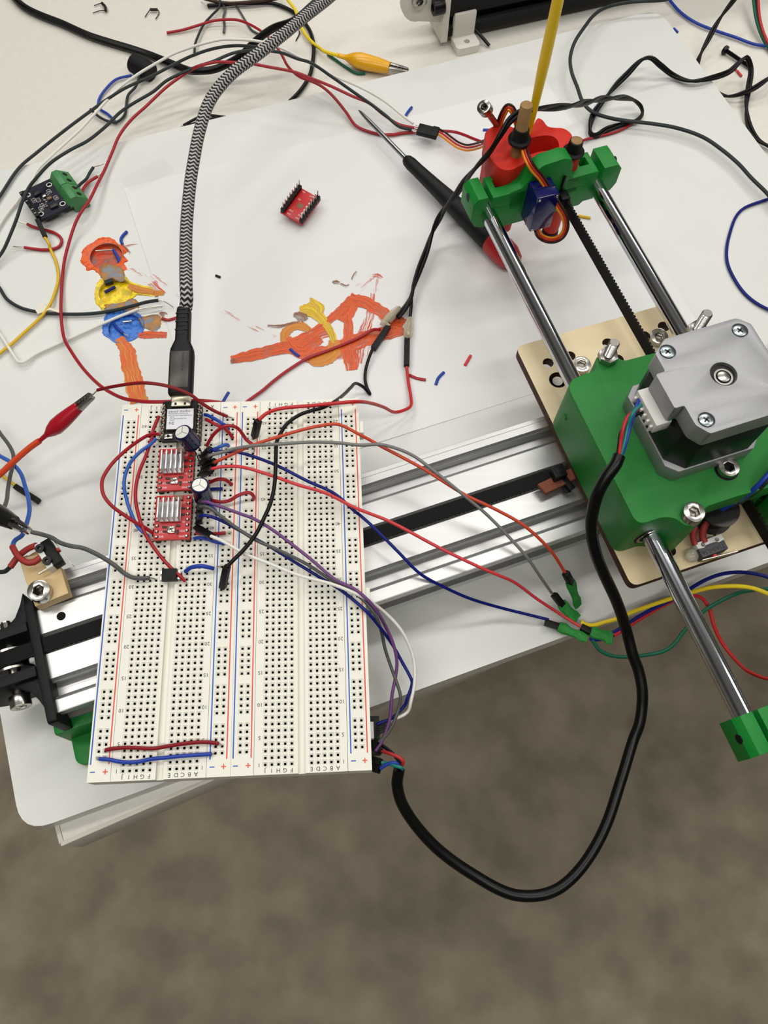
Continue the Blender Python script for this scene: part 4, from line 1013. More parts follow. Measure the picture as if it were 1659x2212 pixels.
hd0 = un(*Z9(560,930), ZSH+8); hd1 = un(*Z9(675,1190), ZSH+5)
def housing(a, b, parent, w=2.7, name='connector_housing', mt='black_plastic', h=None):
    a, b = Vector(a), Vector(b); d = b-a; up = Vector((0,0,1)) if abs(d.normalized().z) < .95 else Vector((0,1,0))
    s = d.cross(up).normalized(); T = frame((a+b)/2, d, s)
    g = G(); g.box((0,0,0), (d.length,w,h or w), T=T); return g.build(name, mt, parent, bevel=.25)

# ------------------------------------------------------------------ usb cable
us = thing('usb_cable', 'black and white braided cable with a flat plug in the microcontroller socket', 'cable', (14.5,170,6))
cpts = PT(ZX, [(480,380,9),(500,200,12),(490,0,14)]) + PT(ZQ, [(1585,900,14),(1590,600,15),(1620,250,17)]) + PT(I0, [(418,350,19),(432,280,21),(455,215,23),(500,160,24),(560,115,24),(615,72,23),(660,35,21),(715,-8,18),(790,-80,14)])
g = G(); g.tube(smooth(cpts, 8), 3.05, 20, uv=True); g.build('braided_sleeve', 'braid' if 'braid' in MATS else 'black_rubber', us)
PZ = 5.3
pa = un(*ZX(395,1850), PZ); pbt = un(*ZX(425,1160), 7.0); pn = un(*ZX(445,900), 8.0); pt = un(*ZX(470,380), 9.4)
ax = (pbt-pa).normalized(); sd_ = Vector((ax.y,-ax.x,0)).normalized()
T = frame(pa, ax, -sd_)
L1 = (pbt-pa).length; L2 = (pn-pa).length; L3 = (pt-pa).length
def pl(w, h, n=20):
    o = []
    for i in range(n):
        a = 2*math.pi*i/n; c_, s_ = math.cos(a), math.sin(a); e_ = .55
        o.append((math.copysign(abs(c_)**e_, c_)*w/2, math.copysign(abs(s_)**e_, s_)*h/2))
    return o
def loft(secs, T, n=20):
    g = G()
    for (d, w, h) in secs:
        for (y, z) in pl(w, h, n): g.v.append(T((d, y, z)))
    for i in range(len(secs)-1):
        for j in range(n): g.f.append([i*n+j, i*n+(j+1)%n, (i+1)*n+(j+1)%n, (i+1)*n+j]); g.mi.append(0)
    g.f.append(list(range(n))); g.f.append([(len(secs)-1)*n+j for j in range(n)]); g.mi += [0,0]
    return g
loft([(.2,10.2,6.0),(.6,11.0,6.6),(3,11.2,6.8),(L1,11.2,6.8),(L1+2.5,10.6,6.8),(L2-1,7.0,6.6),(L2,6.8,6.6),(L3-1.5,6.6,6.4),(L3,6.2,6.2)], T).build('plug_body', 'usb_black', us)
g = G(); g.box(((L1+2.6)/2,.3,3.3), (L1-2.2,8.4,.5), T=T); fp = g.build('face_plate', 'usb_grey', us, bevel=.15)
g = G(); g.text('MAXONAR', 1.75, lambda p: T((2.2+ (L1*.42) + p[0]*1.0, -1.2-p[1]*-1.0, 3.56+p[2])), .05, 'LEFT', 1.1); g.build('lettering', 'print_black', fp)
for k in range(7):
    d = L2+1.6+k*(L3-L2-3.2)/6; w = 3.2 if k % 2 == 0 else 6.0
    G().box((d,.2,3.1), (.55,w,.7), T=T).build('relief_slot', 'black_gloss', us)
g = G(); g.prism(rrect(-4.2,-1.3,4.2,1.3,1.2), -6.4, .4, T=lambda p: T((p[2], p[0], p[1]-.2))); g.build('metal_plug', 'shield_metal', us, bevel=.2)
# ------------------------------------------------------------------ jumper wires on the breadboard
JG = 'short jumper wires on the breadboard'
def jw(label, F, pts, col, r=.78, t0=None, t1=None, name='jumper_wire', group=JG, cat='jumper wire'):
    return wire(name, label, PT(F, pts), r, col, cat, group, PT(F, t0) if t0 else None, PT(F, t1) if t1 else None)
jw('dark red striped wire arching over the cable plug from the red alligator clip', ZA, [(150,110,4),(330,70,9),(600,35,13),(800,50,14),(960,90,13),(1130,160,11),(1250,250,8),(1380,330,5),(1520,390,2.4)], 'w_darkred', t0=[(95,165,2.5)], t1=[(1560,402,1),(1585,418,-1)])
jw('widest dark red wire arc bulging over the left edge of the breadboard', ZA, [(800,575,3),(700,580,6),(560,660,10),(420,770,14),(300,890,16),(210,1030,17),(195,1130,17),(220,1230,16),(300,1330,14),(420,1420,11),(540,1500,8),(650,1560,5),(738,1622,2)], 'w_red')
jw('blue wire arc inside the big red arc on the left of the breadboard', ZA, [(760,625,4),(700,690,6),(600,760,8),(500,870,9),(440,1010,10),(430,1130,10),(455,1260,9),(500,1400,8),(560,1530,6),(620,1600,5),(690,1655,3)], 'w_lightblue', t0=[(800,640,2)], t1=[(735,1700,0)])
jw('long red wire running from the microcontroller down to the black chip', ZA, [(795,390,2),(740,520,4),(720,620,5),(660,800,6),(590,970,7),(555,1120,7),(550,1260,7),(570,1380,6),(610,1520,6),(660,1640,5),(730,1750,5),(820,1870,4),(930,1990,3),(1010,2060,3),(1075,2125,1.5)], 'w_red', t1=[(1095,2150,-1)])
jw('blue wire bridging from the black chip to the blue rail line', ZF, [(640,1370,1.5),(720,1315,4),(850,1295,5),(950,1310,4),(1030,1330,2.4)], 'w_blue', r=.9, t1=[(1090,1305,1.5),(1150,1292,-1)])
jw('short blue wire right of the microcontroller, above the red one', ZE, [(910,355,2),(960,370,4),(1050,415,5),(1150,480,5),(1200,510,3),(1235,555,0)], 'w_blue')
jw('short red wire right of the microcontroller, below the blue one', ZE, [(925,420,2),(1000,460,4),(1100,510,4),(1180,545,4),(1230,590,3),(1295,675,0)], 'w_red')
jw('red wire arching over the two middle power rails', ZE, [(935,785,1.5),(1000,670,5),(1080,580,8),(1180,520,10),(1280,510,10),(1370,550,8),(1440,640,5),(1480,700,3.4),(1565,765,2)], 'w_red', t0=[(935,830,-1)], t1=[(1590,830,1),(1585,885,-1)])
jw('little blue loop behind the cluster of black connectors', Y3, [(880,400,1),(960,380,2.5),(1080,325,3.4),(1200,290,3),(1275,295,1.5),(1290,330,-.5)], 'w_lightblue')
jw('small red wire at the top of the upright capacitor', ZF, [(960,150,1.5),(1060,105,3),(1140,95,3.4),(1210,115,2.6),(1282,170,0)], 'w_red')
jw('small straight blue wire beside the upright capacitor', ZF, [(960,236,1),(1060,232,1.2),(1155,230,1)], 'w_navy')
jw('red wavy wire from the upright capacitor to the middle rail', ZF, [(960,380,2),(1060,400,2.6),(1150,410,2.6),(1250,390,3),(1350,330,4.4),(1450,290,5),(1530,285,5),(1580,330,3),(1578,378,-.5)], 'w_red')
jw('short blue wire under the purple lead', ZF, [(880,420,1),(980,460,2),(1040,515,2),(1080,590,0)], 'w_blue')
jw('short straight red wire beneath the white lead', ZF, [(780,838,1),(1000,850,1.2),(1195,840,1.4)], 'w_red', t1=[(1260,830,1),(1272,828,-1)])
jw('short blue wire lying below the lower red driver board', ZF, [(765,915,1),(830,905,2),(950,925,2.2),(1050,960,2),(1130,975,1.6),(1210,975,0)], 'w_blue')
jw('dark red striped wire laid across the bottom of the breadboard', ZC, [(325,1780,1),(420,1765,1.4),(550,1755,1.6),(680,1760,1.4),(820,1765,1.4),(950,1745,1.6),(1100,1720,2),(1280,1700,2),(1400,1700,1.8),(1505,1714,1)], 'w_darkred', t1=[(1540,1735,-1)])
jw('blue wire laid across the bottom of the breadboard', ZC, [(262,1872,1.2),(360,1880,1.6),(500,1905,1.6),(650,1905,1.6),(800,1875,1.6),(950,1860,1.8),(1150,1840,1.8),(1430,1822,1.4)], 'w_blue', t0=[(230,1860,-.5)], t1=[(1460,1812,-1)])

# ------------------------------------------------------------------ leads with pin connectors
def lead(label, paths, col, hous, r=.72, hend=None, group='leads with black connectors'):
    """hous: list of (top point, base point) connector boxes"""
    pts = []
    for F, p in paths: pts += PT(F, p)
    t = thing('connector_lead', label, 'wire', pts[0], group)
    G().tube(smooth(pts, 6), r, 10).build('insulation', col, t)
    for a, b in hous: housing(a, b, t)
    return t
def base_at(F, x, y, z): return un(*F(x, y), z)
# upper cluster: four leads fanning to the right
lead('grey lead arching from the upper connector cluster down to the green taped plugs', [(Y3,[(700,645,14),(760,600,16)]), (ZB,[(60,750,18),(170,720,20),(400,690,23),(600,680,24),(900,660,24),(1200,665,22),(1450,690,20)]), (ZU,[(210,410,18),(400,475,15),(560,590,12),(720,720,8),(900,870,2),(1050,1020,-4),(1180,1165,-10),(1280,1310,-22),(1350,1410,-34)])], 'w_grey', [(un(*Y3(715,635),14.4), un(*Y3(500,830),2))])
lead('orange red lead with a sharp bend over the right breadboard half', [(Y3,[(850,840,13),(950,780,15)]), (ZB,[(0,835,16),(300,700,18),(600,600,20),(900,515,21),(1150,470,21),(1250,480,20),(1450,580,17),(1600,660,14)]), (ZU,[(180,410,15),(480,570,12),(760,745,7),(980,850,3),(1170,960,-1),(1340,1120,-8),(1440,1270,-20)])], 'w_orangered', [(un(*Y3(900,790),14), un(*Y3(560,1000),2))])
lead('light red lead crossing the breadboard to the lowest green taped plug', [(Y3,[(750,1030,12),(850,995,13.4)]), (ZB,[(0,918,14),(200,920,14),(500,1005,13),(800,1110,12),(1100,1200,10),(1400,1350,7)]), (ZU,[(260,930,3),(600,1110,-2),(870,1240,-7),(1000,1295,-12),(1100,1340,-19),(1250,1450,-32)]), (ZK,[(150,410,-40),(310,510,-42)])], 'w_pinkred', [(un(*Y3(790,1030),13), un(*Y3(480,1160),2))])
lead('dark blue lead sagging over the rail to the leftmost green taped plug', [(Y3,[(740,455,12),(850,450,13.4)]), (ZB,[(30,760,13),(190,770,13),(540,890,11),(900,1070,9),(1180,1200,6),(1400,1390,5)]), (ZU,[(60,890,3),(150,970,2),(320,1140,-2),(460,1280,-8),(620,1370,-15),(800,1450,-26),(1000,1510,-36),(1200,1560,-41),(1330,1592,-43)])], 'w_navy', [(un(*Y3(760,430),13), un(*Y3(520,640),2))])
# lower cluster: four leads sweeping to the lower right
lead('purple lead sweeping from the lower connectors to the plugs under the board', [(Y4,[(410,490,14),(520,490,15.5),(700,550,15.5)]), (ZB,[(0,1345,15),(180,1410,14),(340,1470,13),(540,1590,12),(740,1740,11),(930,1890,10)]), (ZD,[(960,5,8),(1130,90,6.5),(1260,200,4),(1340,310,-1),(1400,420,-9),(1460,560,-14),(1490,700,-18),(1480,830,-21),(1450,990,-23)]), (Z8,[(690,330,-26),(600,640,-27),(470,950,-27),(340,1140,-26)])], 'w_purple', [(un(*Y4(400,480),14), un(*Y4(380,600),2))])
lead('grey lead sweeping beside the purple one to the plugs under the board', [(Y4,[(350,610,14),(480,600,15.5),(620,650,15.5)]), (ZB,[(0,1450,14.5),(150,1560,13),(350,1690,11),(600,1800,10),(900,1950,7)]), (ZD,[(920,5,5.5),(1100,100,4.2),(1240,220,2.6),(1320,340,-1),(1365,480,-12),(1390,600,-16),(1450,780,-20),(1500,920,-22),(1522,1010,-23)]), (Z8,[(900,100,-25),(800,400,-26),(640,700,-27),(420,920,-27)])], 'w_dgrey', [(un(*Y4(345,610),14), un(*Y4(330,740),2))])
lead('blue lead sweeping in a wide curve past the right edge of the breadboard', [(Y4,[(340,840,12),(450,810,13.4),(620,840,13.4)]), (ZB,[(0,1490,12),(200,1600,10),(500,1760,8),(760,1920,5)]), (ZD,[(860,5,3.4),(1000,90,2.8),(1130,190,2.6),(1250,300,1),(1350,420,-6),(1450,560,-16),(1540,720,-20),(1610,850,-22),(1620,900,-23),(1580,1020,-25)]), (Z8,[(1050,30,-27),(900,200,-28),(700,370,-28),(500,440,-28),(380,500,-28)])], 'w_navy', [(un(*Y4(340,830),12.6), un(*Y4(320,960),2))])
lead('white lead sweeping in the outermost curve past the right edge of the breadboard', [(Y4,[(600,1300,10),(700,1340,11)]), (ZB,[(0,1700,11),(250,1840,10),(500,1940,9),(800,2060,9)]), (ZD,[(930,45,8),(1100,110,6.5),(1240,180,3),(1400,300,-5),(1520,430,-10),(1600,580,-15),(1640,730,-19),(1640,900,-22),(1610,1050,-25)]), (Z8,[(1130,170,-28),(1000,280,-29),(800,370,-29),(620,480,-29),(450,640,-29)])], 'w_white', [(un(*Y4(640,1310),10), un(*Y4(270,1100),2.5))])
# black and red leads to the spliced plugs on the paper
lead('black lead from the middle rail curving up to the left spliced plug on the paper', [(Z7,[(220,1070,-43),(150,1250,-44),(95,1450,-45),(80,1650,-45.5),(110,1800,-46),(175,1945,-46.5)]), (ZB,[(1490,80,-43),(1410,40,-38),(1360,80,-30),(1290,150,-16),(1180,235,4),(1050,300,8),(930,330,10),(800,380,11),(680,470,12),(620,560,13),(575,660,14),(565,850,14),(560,1000,14),(545,1150,14),(510,1300,14),(450,1440,14),(360,1620,14),(230,1790,13),(120,1900,13),(50,1975,12)])], 'w_black', [(un(*ZF(1212,1300),12), un(*ZF(1155,1590),1.5))], r=.85)
lead('red lead from the middle rail curving to the right spliced plug on the paper', [(ZR,[(1140,665,-44),(1150,760,-45),(1165,850,-44),(1165,905,-42),(1130,930,-40),(1065,945,-36),(1000,915,-24),(920,890,-9),(830,880,5),(700,890,8),(550,905,9),(420,915,10),(330,930,11),(270,955,12),(225,995,12)])], 'w_brightred', [(un(*ZB(380,430),12), un(*ZB(340,600),1.5))], r=.85)

# spliced plugs: black housing, clear glue
for (lab, h0, h1, g0, g1) in (('left spliced black plug wrapped in clear hot glue on the paper', (545,600,-44), (240,1050,-44.5), (440,560,-43.5), (770,215,-43)), ('right spliced black plug wrapped in clear hot glue on the paper', (915,850,-44), (905,1390,-44.5), (925,820,-43.5), (975,420,-43))):
    a, b = un(*Z7(h0[0],h0[1]), h0[2]), un(*Z7(h1[0],h1[1]), h1[2]); t = thing('spliced_plug', lab, 'connector', a, 'spliced plugs')
    housing(a, b, t, 3.0); c, d = un(*Z7(g0[0],g0[1]), g0[2]), un(*Z7(g1[0],g1[1]), g1[2])
    G().tube([a+(c-a)*-.2, c+(d-c)*.05, c+(d-c)*.3, c+(d-c)*.6, c+(d-c)*.9, d], 1, 14, rs=[1.4,2.4,2.7,2.5,1.9,.9]).build('hot_glue', 'glue', t)
    G().tube([a, c+(d-c)*.2, c+(d-c)*.5, d], 1, 10, rs=[1.5,1.3,1.5,.8]).build('joint', 'black_rubber', t)

# ------------------------------------------------------------------ twisted black pairs
def twisted(label, pts, r, pitch, col='w_black', k=8, group='twisted black pairs'):
    path = smooth(pts, k); t = thing('twisted_pair', label, 'cable', path[0], group); n = len(path)
    ln = [0]
    for i in range(1, n): ln.append(ln[-1]+(path[i]-path[i-1]).length)
    # resample
    tot = ln[-1]; m = int(tot/2.0); P = []; j = 0
    for i in range(m+1):
        s_ = tot*i/m
        while j < n-2 and ln[j+1] < s_: j += 1
        f = (s_-ln[j])/max(1e-6, ln[j+1]-ln[j]); P.append(path[j]+(path[j+1]-path[j])*f)
    for ph in (0, math.pi):
        Q = []
        for i, p in enumerate(P):
            tg = (P[min(i+1,m)]-P[max(i-1,0)]).normalized(); s_ = tg.cross(Vector((0,0,1)))
            s_ = s_.normalized() if s_.length > .05 else Vector((1,0,0)); u_ = s_.cross(tg); a = ph+2*math.pi*(tot*i/m)/pitch
            Q.append(p+(s_*math.cos(a)+u_*math.sin(a)*.8)*r*1.0)
        G().tube(Q, r, 9).build('strand', col, t)
    return t
twisted('twisted black wire pair running from the spliced plugs past the red holder', PT(I0, [(858,685,-43),(873,668,-43),(888,642,-42),(893,620,-41),(905,585,-40),(920,545,-38),(935,500,-34),(955,460,-22),(985,420,-4),(1005,390,8),(1030,360,22),(1060,325,35),(1085,285,43),(1100,262,45),(1125,243,45),(1150,236,43),(1200,232,34),(1250,225,18),(1290,215,-2),(1330,211,-20),(1365,214,-36),(1383,228,-42),(1388,245,-45),(1375,260,-46),(1345,268,-46),(1310,280,-46),(1288,293,-46),(1276,290,-45),(1275,270,-44),(1283,245,-44),(1305,215,-44),(1330,185,-44),(1355,160,-42),(1385,130,-36),(1405,125,-34),(1425,140,-38),(1455,163,-45),(1490,175,-45),(1530,170,-45),(1575,155,-47),(1600,132,-44),(1613,124,-44),(1622,150,-50),(1617,190,-54),(1612,230,-56),(1618,270,-57),(1635,300,-57),(1659,315,-57),(1700,330,-57)]), 1.0, 80)
wire('wire_strand', 'single black wire joining the right spliced plug to the twisted pair', PT(I0, [(885,690,-43),(888,665,-43),(889,640,-42.5)]), .95, 'w_black', 'wire')
twisted('twisted black wire pair hanging in a loop at the far right corner', PT(I0, [(1598,-20,-30),(1585,0,-34),(1555,40,-42),(1530,85,-48),(1512,120,-52),(1505,150,-52),(1515,175,-50),(1540,195,-54),(1575,208,-56),(1620,195,-52),(1659,170,-50),(1700,140,-50)]), .9, 60)

# ------------------------------------------------------------------ long loose wires
LG = 'long loose wires on the table'
def lw(label, paths, col, r=.85, t0=None, t1=None, name='loose_wire', group=LG):
    pts = []
    for F, p in paths: pts += PT(F, p)
    a = PT(t0[0], t0[1]) if t0 else None; b = PT(t1[0], t1[1]) if t1 else None
    return wire(name, label, pts, r, col, 'wire', group, a, b)
lw('red wire with a cut end near the top, dipping under the braided cable', [(ZM,[(1328,262,-58.5),(1450,240,-58)]), (ZN,[(100,180,-57),(200,150,-56),(350,140,-55),(440,165,-54),(540,220,-52),(620,290,-50),(690,390,-47),(740,480,-45),(820,550,-42),(900,580,-41),(980,620,-41),(1060,690,-43),(1150,800,-45),(1230,905,-46),(1380,960,-46.5),(1480,965,-46)]), (ZY,[(50,415,-46),(250,400,-46),(420,395,-46),(580,388,-44),(750,400,-42),(880,440,-40),(1000,490,-37),(1150,545,-33)])], 'w_red', .9)
lw('long red wire looping round the left side of the board behind the breadboard', [(ZO,[(320,1075,-43)]), (ZN,[(1659,920,-44),(1530,890,-43),(1420,820,-40),(1320,740,-37),(1200,690,-34),(1050,620,-31),(900,560,-29),(780,515,-28),(600,480,-27),(460,455,-27),(330,447,-28),(220,445,-29),(100,475,-31)]), (ZM,[(1500,570,-35),(1330,690,-37),(1170,840,-39),(1040,960,-41),(950,1080,-43),(890,1220,-44),(830,1360,-44)]), (ZQ,[(830,230,-42),(760,370,-40),(690,470,-40),(640,570,-42),(590,720,-44),(550,880,-45),(530,1050,-46),(520,1250,-45),(525,1400,-44),(550,1550,-42),(610,1660,-39),(700,1790,-34),(800,1900,-28),(900,1980,-22),(1050,2055,-15),(1200,2082,-10)]), (ZA,[(700,235,-8),(850,235,-6),(1100,225,-5),(1240,222,-5),(1440,243,-7),(1500,260,-9)])], 'w_red', .9)
lw('dark grey wire, the farther of two running from the braided cable to the left edge', [(ZN,[(650,372,-33),(560,345,-32),(450,330,-31),(340,328,-31),(220,345,-32),(100,380,-33)]), (ZM,[(1450,480,-36),(1200,610,-38),(1000,700,-40),(840,800,-42),(700,900,-44),(500,1050,-45),(300,1210,-46),(150,1340,-46)]), (ZQ,[(0,330,-46),(-120,500,-46)])], 'w_slate', .95)
lw('dark grey wire looping over the sensor board, its bare end over the yellow paint', [(ZN,[(1625,932,-44),(1530,905,-43),(1440,830,-40),(1350,760,-37),(1250,690,-34),(1150,620,-32),(1050,550,-30),(900,450,-28),(800,420,-27),(690,378,-27),(560,362,-28),(440,362,-29),(330,385,-30),(200,440,-31),(100,472,-32)]), (ZM,[(1500,560,-34),(1330,640,-36),(1220,730,-37),(1050,830,-38),(950,900,-38),(850,1000,-38),(700,1120,-37),(550,1200,-36),(400,1300,-35),(270,1440,-34)]), (ZQ,[(240,270,-33),(190,380,-34),(140,530,-37),(80,680,-40),(30,790,-43),(-60,930,-45),(-60,1030,-46),(0,1120,-46),(60,1210,-46),(170,1280,-46),(300,1315,-46),(500,1335,-46),(750,1335,-46),(950,1310,-46),(1100,1275,-45),(1250,1235,-44),(1350,1220,-43)])], 'w_slate', .95, t1=(ZQ,[(1400,1228,-43),(1480,1278,-46)]))
lw('white wire sweeping from the servo plug to the left edge and over the blue paint', [(ZN,[(1635,885,-44),(1560,830,-43),(1450,740,-40),(1340,670,-37),(1200,600,-34),(1080,550,-32),(900,455,-29),(800,400,-27),(700,350,-26),(600,312,-26),(480,290,-26),(350,283,-27),(250,285,-28),(120,315,-29)]), (ZM,[(1500,385,-32),(1380,430,-34),(1250,500,-36),(1100,590,-38),(950,700,-40),(850,800,-42),(750,910,-43),(640,1030,-44),(520,1140,-45),(400,1250,-45),(300,1350,-45)]), (ZQ,[(250,240,-45),(150,370,-46),(60,480,-46),(0,570,-46),(-120,800,-46),(-140,1150,-46),(-60,1400,-46),(60,1600,-46),(130,1710,-45),(160,1745,-45),(210,1740,-45),(300,1680,-46),(450,1610,-46),(650,1520,-46),(850,1430,-46),(1000,1365,-45),(1180,1295,-44)])], 'w_white', .85, t1=(ZQ,[(1280,1280,-44),(1385,1265,-45)]))
t = lead('yellow lead from the sensor board curving out of the left edge of the picture', [(Z9,[(660,1185,ZSH+5),(730,1290,-44)]), (ZQ,[(430,780,-46),(480,900,-47),(498,1030,-47),(470,1150,-46.5),(420,1270,-45),(330,1380,-46),(200,1500,-46),(100,1590,-46),(0,1670,-46),(-150,1800,-46)])], 'w_yellow', [(hd0, hd1)], .85)
lead('yellow lead ending in a black connector beside the black alligator clip', [(ZS,[(-150,900,-46),(-60,970,-46),(30,1045,-46),(165,1150,-46)])], 'w_yellow', [(un(*ZS(165,1160),-46), un(*ZS(425,1325),-46))], .75)
lw('short red wire bent in a U with two bare ends beside the sensor board', [(Z9,[(405,995,-46),(520,1045,-46.8),(680,1085,-46.8),(800,1120,-46.8),(900,1190,-46.8),(920,1260,-46.8),(880,1330,-46.8),(780,1370,-46.8),(640,1380,-46.8),(500,1365,-46.8),(360,1345,-46)])], 'w_red', .85, t0=(Z9,[(230,940,-45),(300,965,-45.4)]), t1=(Z9,[(280,1340,-46),(200,1330,-46)]))
lw('short dark wire sticking out of the green terminal block', [(Z9,[(1125,490,-40),(1200,400,-43),(1290,320,-45),(1340,230,-45),(1395,145,-44)])], 'w_slate', .9, t1=(Z9,[(1470,125,-44),(1550,95,-45)]))
lw('short red wire sticking out of the green terminal block', [(Z9,[(1185,610,-41),(1230,500,-43),(1300,390,-45),(1380,330,-45),(1460,285,-44)])], 'w_red', .9, t1=(Z9,[(1490,260,-44),(1525,225,-44)]))
lw('red wire lying across the painting on the paper', [(ZR,[(975,435,-43),(930,436,-45),(870,470,-46),(800,505,-46.3),(650,565,-46.3),(520,615,-46.3),(400,690,-46.3),(320,750,-46.3),(250,810,-46.3),(180,860,-46.3),(120,905,-46)])], 'w_red', .85)
lw('thick black cable crossing the far left of the table', [(ZM,[(60,-90,-56.5),(130,0,-56.8),(200,60,-57),(320,120,-57),(500,190,-57),(700,280,-57),(850,330,-57),(1050,390,-57),(1200,440,-57),(1350,500,-56),(1500,560,-55)]), (ZN,[(80,510,-52),(200,500,-50),(300,460,-47),(400,400,-42),(480,320,-36),(560,250,-31),(640,200,-27),(780,150,-20),(900,50,-14),(985,-30,-12)])], 'black_gloss', 2.4, name='power_cable')
lw('dark wire curling down from the top edge to a cut end', [(Z6,[(390,-60,-55),(380,80,-56),(300,170,-57),(210,270,-57),(150,390,-57),(110,500,-57),(105,590,-57)])], 'w_slate', .8)
lw('short kinked grey wire end near the top edge', [(Z6,[(405,20,-57),(440,80,-58),(445,130,-58.5),(428,190,-58.5),(440,270,-58.5),(432,365,-58.5)])], 'w_dgrey', .8)
lw('black cable making a large loop behind the braided cable down to the board edge', [(Z6,[(250,65,-58),(380,58,-58),(560,40,-58),(700,38,-58),(950,35,-58),(1080,70,-58),(1200,130,-58),(1280,200,-58),(1350,270,-58),(1410,380,-58),(1440,520,-58),(1430,680,-58),(1400,830,-58),(1330,960,-58),(1250,1060,-58),(1170,1140,-58)])], 'w_black', 1.3, t0=(Z6,[(180,22,-57),(220,50,-57)]))
lw('thin grey green wire under the red one near the top edge', [(Z6,[(560,45,-58.5),(620,140,-58.8),(680,240,-59),(740,330,-59),(800,370,-59),(880,400,-59)])], 'w_dgrey', .7)
lw('dark brown wire running along the top edge of the picture', [(Z6,[(200,-20,-56),(330,15,-56),(500,38,-56),(700,25,-56),(960,-5,-56),(1100,-30,-56)])], 'w_brown', 1.1)
lw('yellow clip lead wire running up past the braided cable', [(Z6,[(1130,-40,-52),(1150,0,-53),(1220,90,-55),(1260,180,-56),(1300,300,-57),(1350,390,-57),(1430,480,-57),(1520,550,-56)]), (ZN,[(1000,370,-55),(1100,400,-53)])], 'w_brightyellow', 1.1)
lw('dark green wire lying beneath the yellow alligator clip', [(ZN,[(1020,385,-58.8),(1080,430,-58.8),(1150,480,-58.8),(1230,525,-58.8),(1290,525,-58.8)])], 'w_green', .9)
lw('black wire with a bare tip resting at the far edge of the board, upper strand', [(zf(240,240,5.184),[(810,160,-57),(900,110,-57),(1000,60,-57),(1060,42,-57),(1150,52,-57.5),(1295,68,-58)])], 'w_black', .85, t0=(zf(240,240,5.184),[(760,190,-58)]))
lw('black wire resting at the far edge of the board, lower strand', [(zf(240,240,5.184),[(820,172,-57),(950,135,-57),(1060,105,-57),(1160,75,-57),(1200,68,-57)])], 'w_black', .85)
lw('dark grey wire making a wide loop at the right of the board', [(ZP,[(900,-20,-40),(850,0,-40),(600,15,-40),(420,50,-40),(310,110,-38),(220,220,-36),(150,330,-36),(115,450,-37),(125,560,-38),(170,680,-39),(215,800,-41),(290,875,-42),(400,915,-42.5),(530,940,-43),(750,965,-43),(950,1000,-43),(1150,1070,-43),(1300,1170,-43),(1430,1280,-43),(1530,1390,-43),(1659,1518,-43),(1800,1700,-43)])], 'w_slate', 1.15)
lw('thin red wire under the twisted loop beside the red holder', [(ZP,[(150,1120,-44),(260,1082,-46.5),(420,1045,-46.8),(520,1010,-46.8),(600,965,-46.8)])], 'w_red', .8)
lw('blue wire crossing the table beyond the far right corner', [(ZP,[(860,-40,-57),(890,0,-57.5),(980,100,-58),(1100,180,-58),(1250,240,-58),(1400,290,-58),(1550,345,-58),(1659,360,-58),(1800,370,-58)])], 'w_blue', 1.0)
lw('dark green wire at the top right corner of the picture', [(ZP,[(1535,-60,-48),(1545,0,-50),(1560,120,-53),(1590,230,-55),(1640,340,-57),(1720,440,-58)])], 'w_green', 1.0)
lw('red wire beside the dark green one at the top right corner', [(ZP,[(1570,-60,-47),(1582,0,-49),(1592,130,-52),(1622,250,-54),(1670,350,-56),(1740,430,-58)])], 'w_motorred', 1.0)
lw('black wire between the red and the dark green ones at the top right corner', [(ZP,[(1553,-60,-49),(1564,0,-51),(1578,130,-54),(1606,250,-56),(1656,355,-57.5),(1730,450,-58.5)])], 'w_black', .9)
lw('blue wire curving in from the right edge beside the steel rod', [(I0,[(1740,400,-46),(1659,430,-46.5),(1600,455,-46.8),(1575,510,-46.8),(1570,560,-46.8),(1585,600,-46.8),(1615,640,-46.8),(1659,668,-46.5),(1740,690,-46)])], 'w_navy', .9)
# left edge
lw('orange wire leading from the red alligator clip to the left edge', [(ZS,[(430,665,-14),(330,735,-16),(150,890,-20),(0,1030,-24),(-200,1180,-30)])], 'w_orangeclip', 1.5)
lw('blue wire from the left edge down to the black limit switch', [(ZS,[(-100,760,-40),(0,830,-38),(120,900,-36),(220,1010,-34),(270,1150,-30),(310,1300,-25),(320,1430,-20),(290,1560,-15),(240,1690,-10),(160,1750,-7),(135,1815,-5)])], 'w_lightblue', 1.0)
lw('grey wire from the left edge passing behind the orange one to the black clip', [(ZS,[(-60,480,-42),(0,580,-40),(90,700,-38),(140,800,-36),(145,900,-34),(110,1050,-30),(85,1200,-26),(75,1300,-20),(45,1395,-14)])], 'w_dgrey', .95)
lw('dark wire at the left edge entering the red sleeve of the limit switch', [(ZS,[(-60,2080,-12),(0,2090,-11),(60,2080,-9),(112,2035,-7)])], 'w_slate', 1.0)
tag(G().tube(smooth(PT(ZS,[(135,1815,-5),(200,1920,-2),(290,1985,-1),(370,1980,-1),(440,1930,-1)]),6), 1.35, 10).build('heat_shrink', 'shrink_red'), 'red heat shrink sleeve in front at the black limit switch', 'sleeve', 'red heat shrink sleeves')
tag(G().tube(smooth(PT(ZS,[(112,2035,-7),(200,1920,-5.5),(300,1840,-3),(395,1800,-1)]),6), 1.35, 10).build('heat_shrink', 'shrink_red'), 'red heat shrink sleeve passing behind at the black limit switch', 'sleeve', 'red heat shrink sleeves')
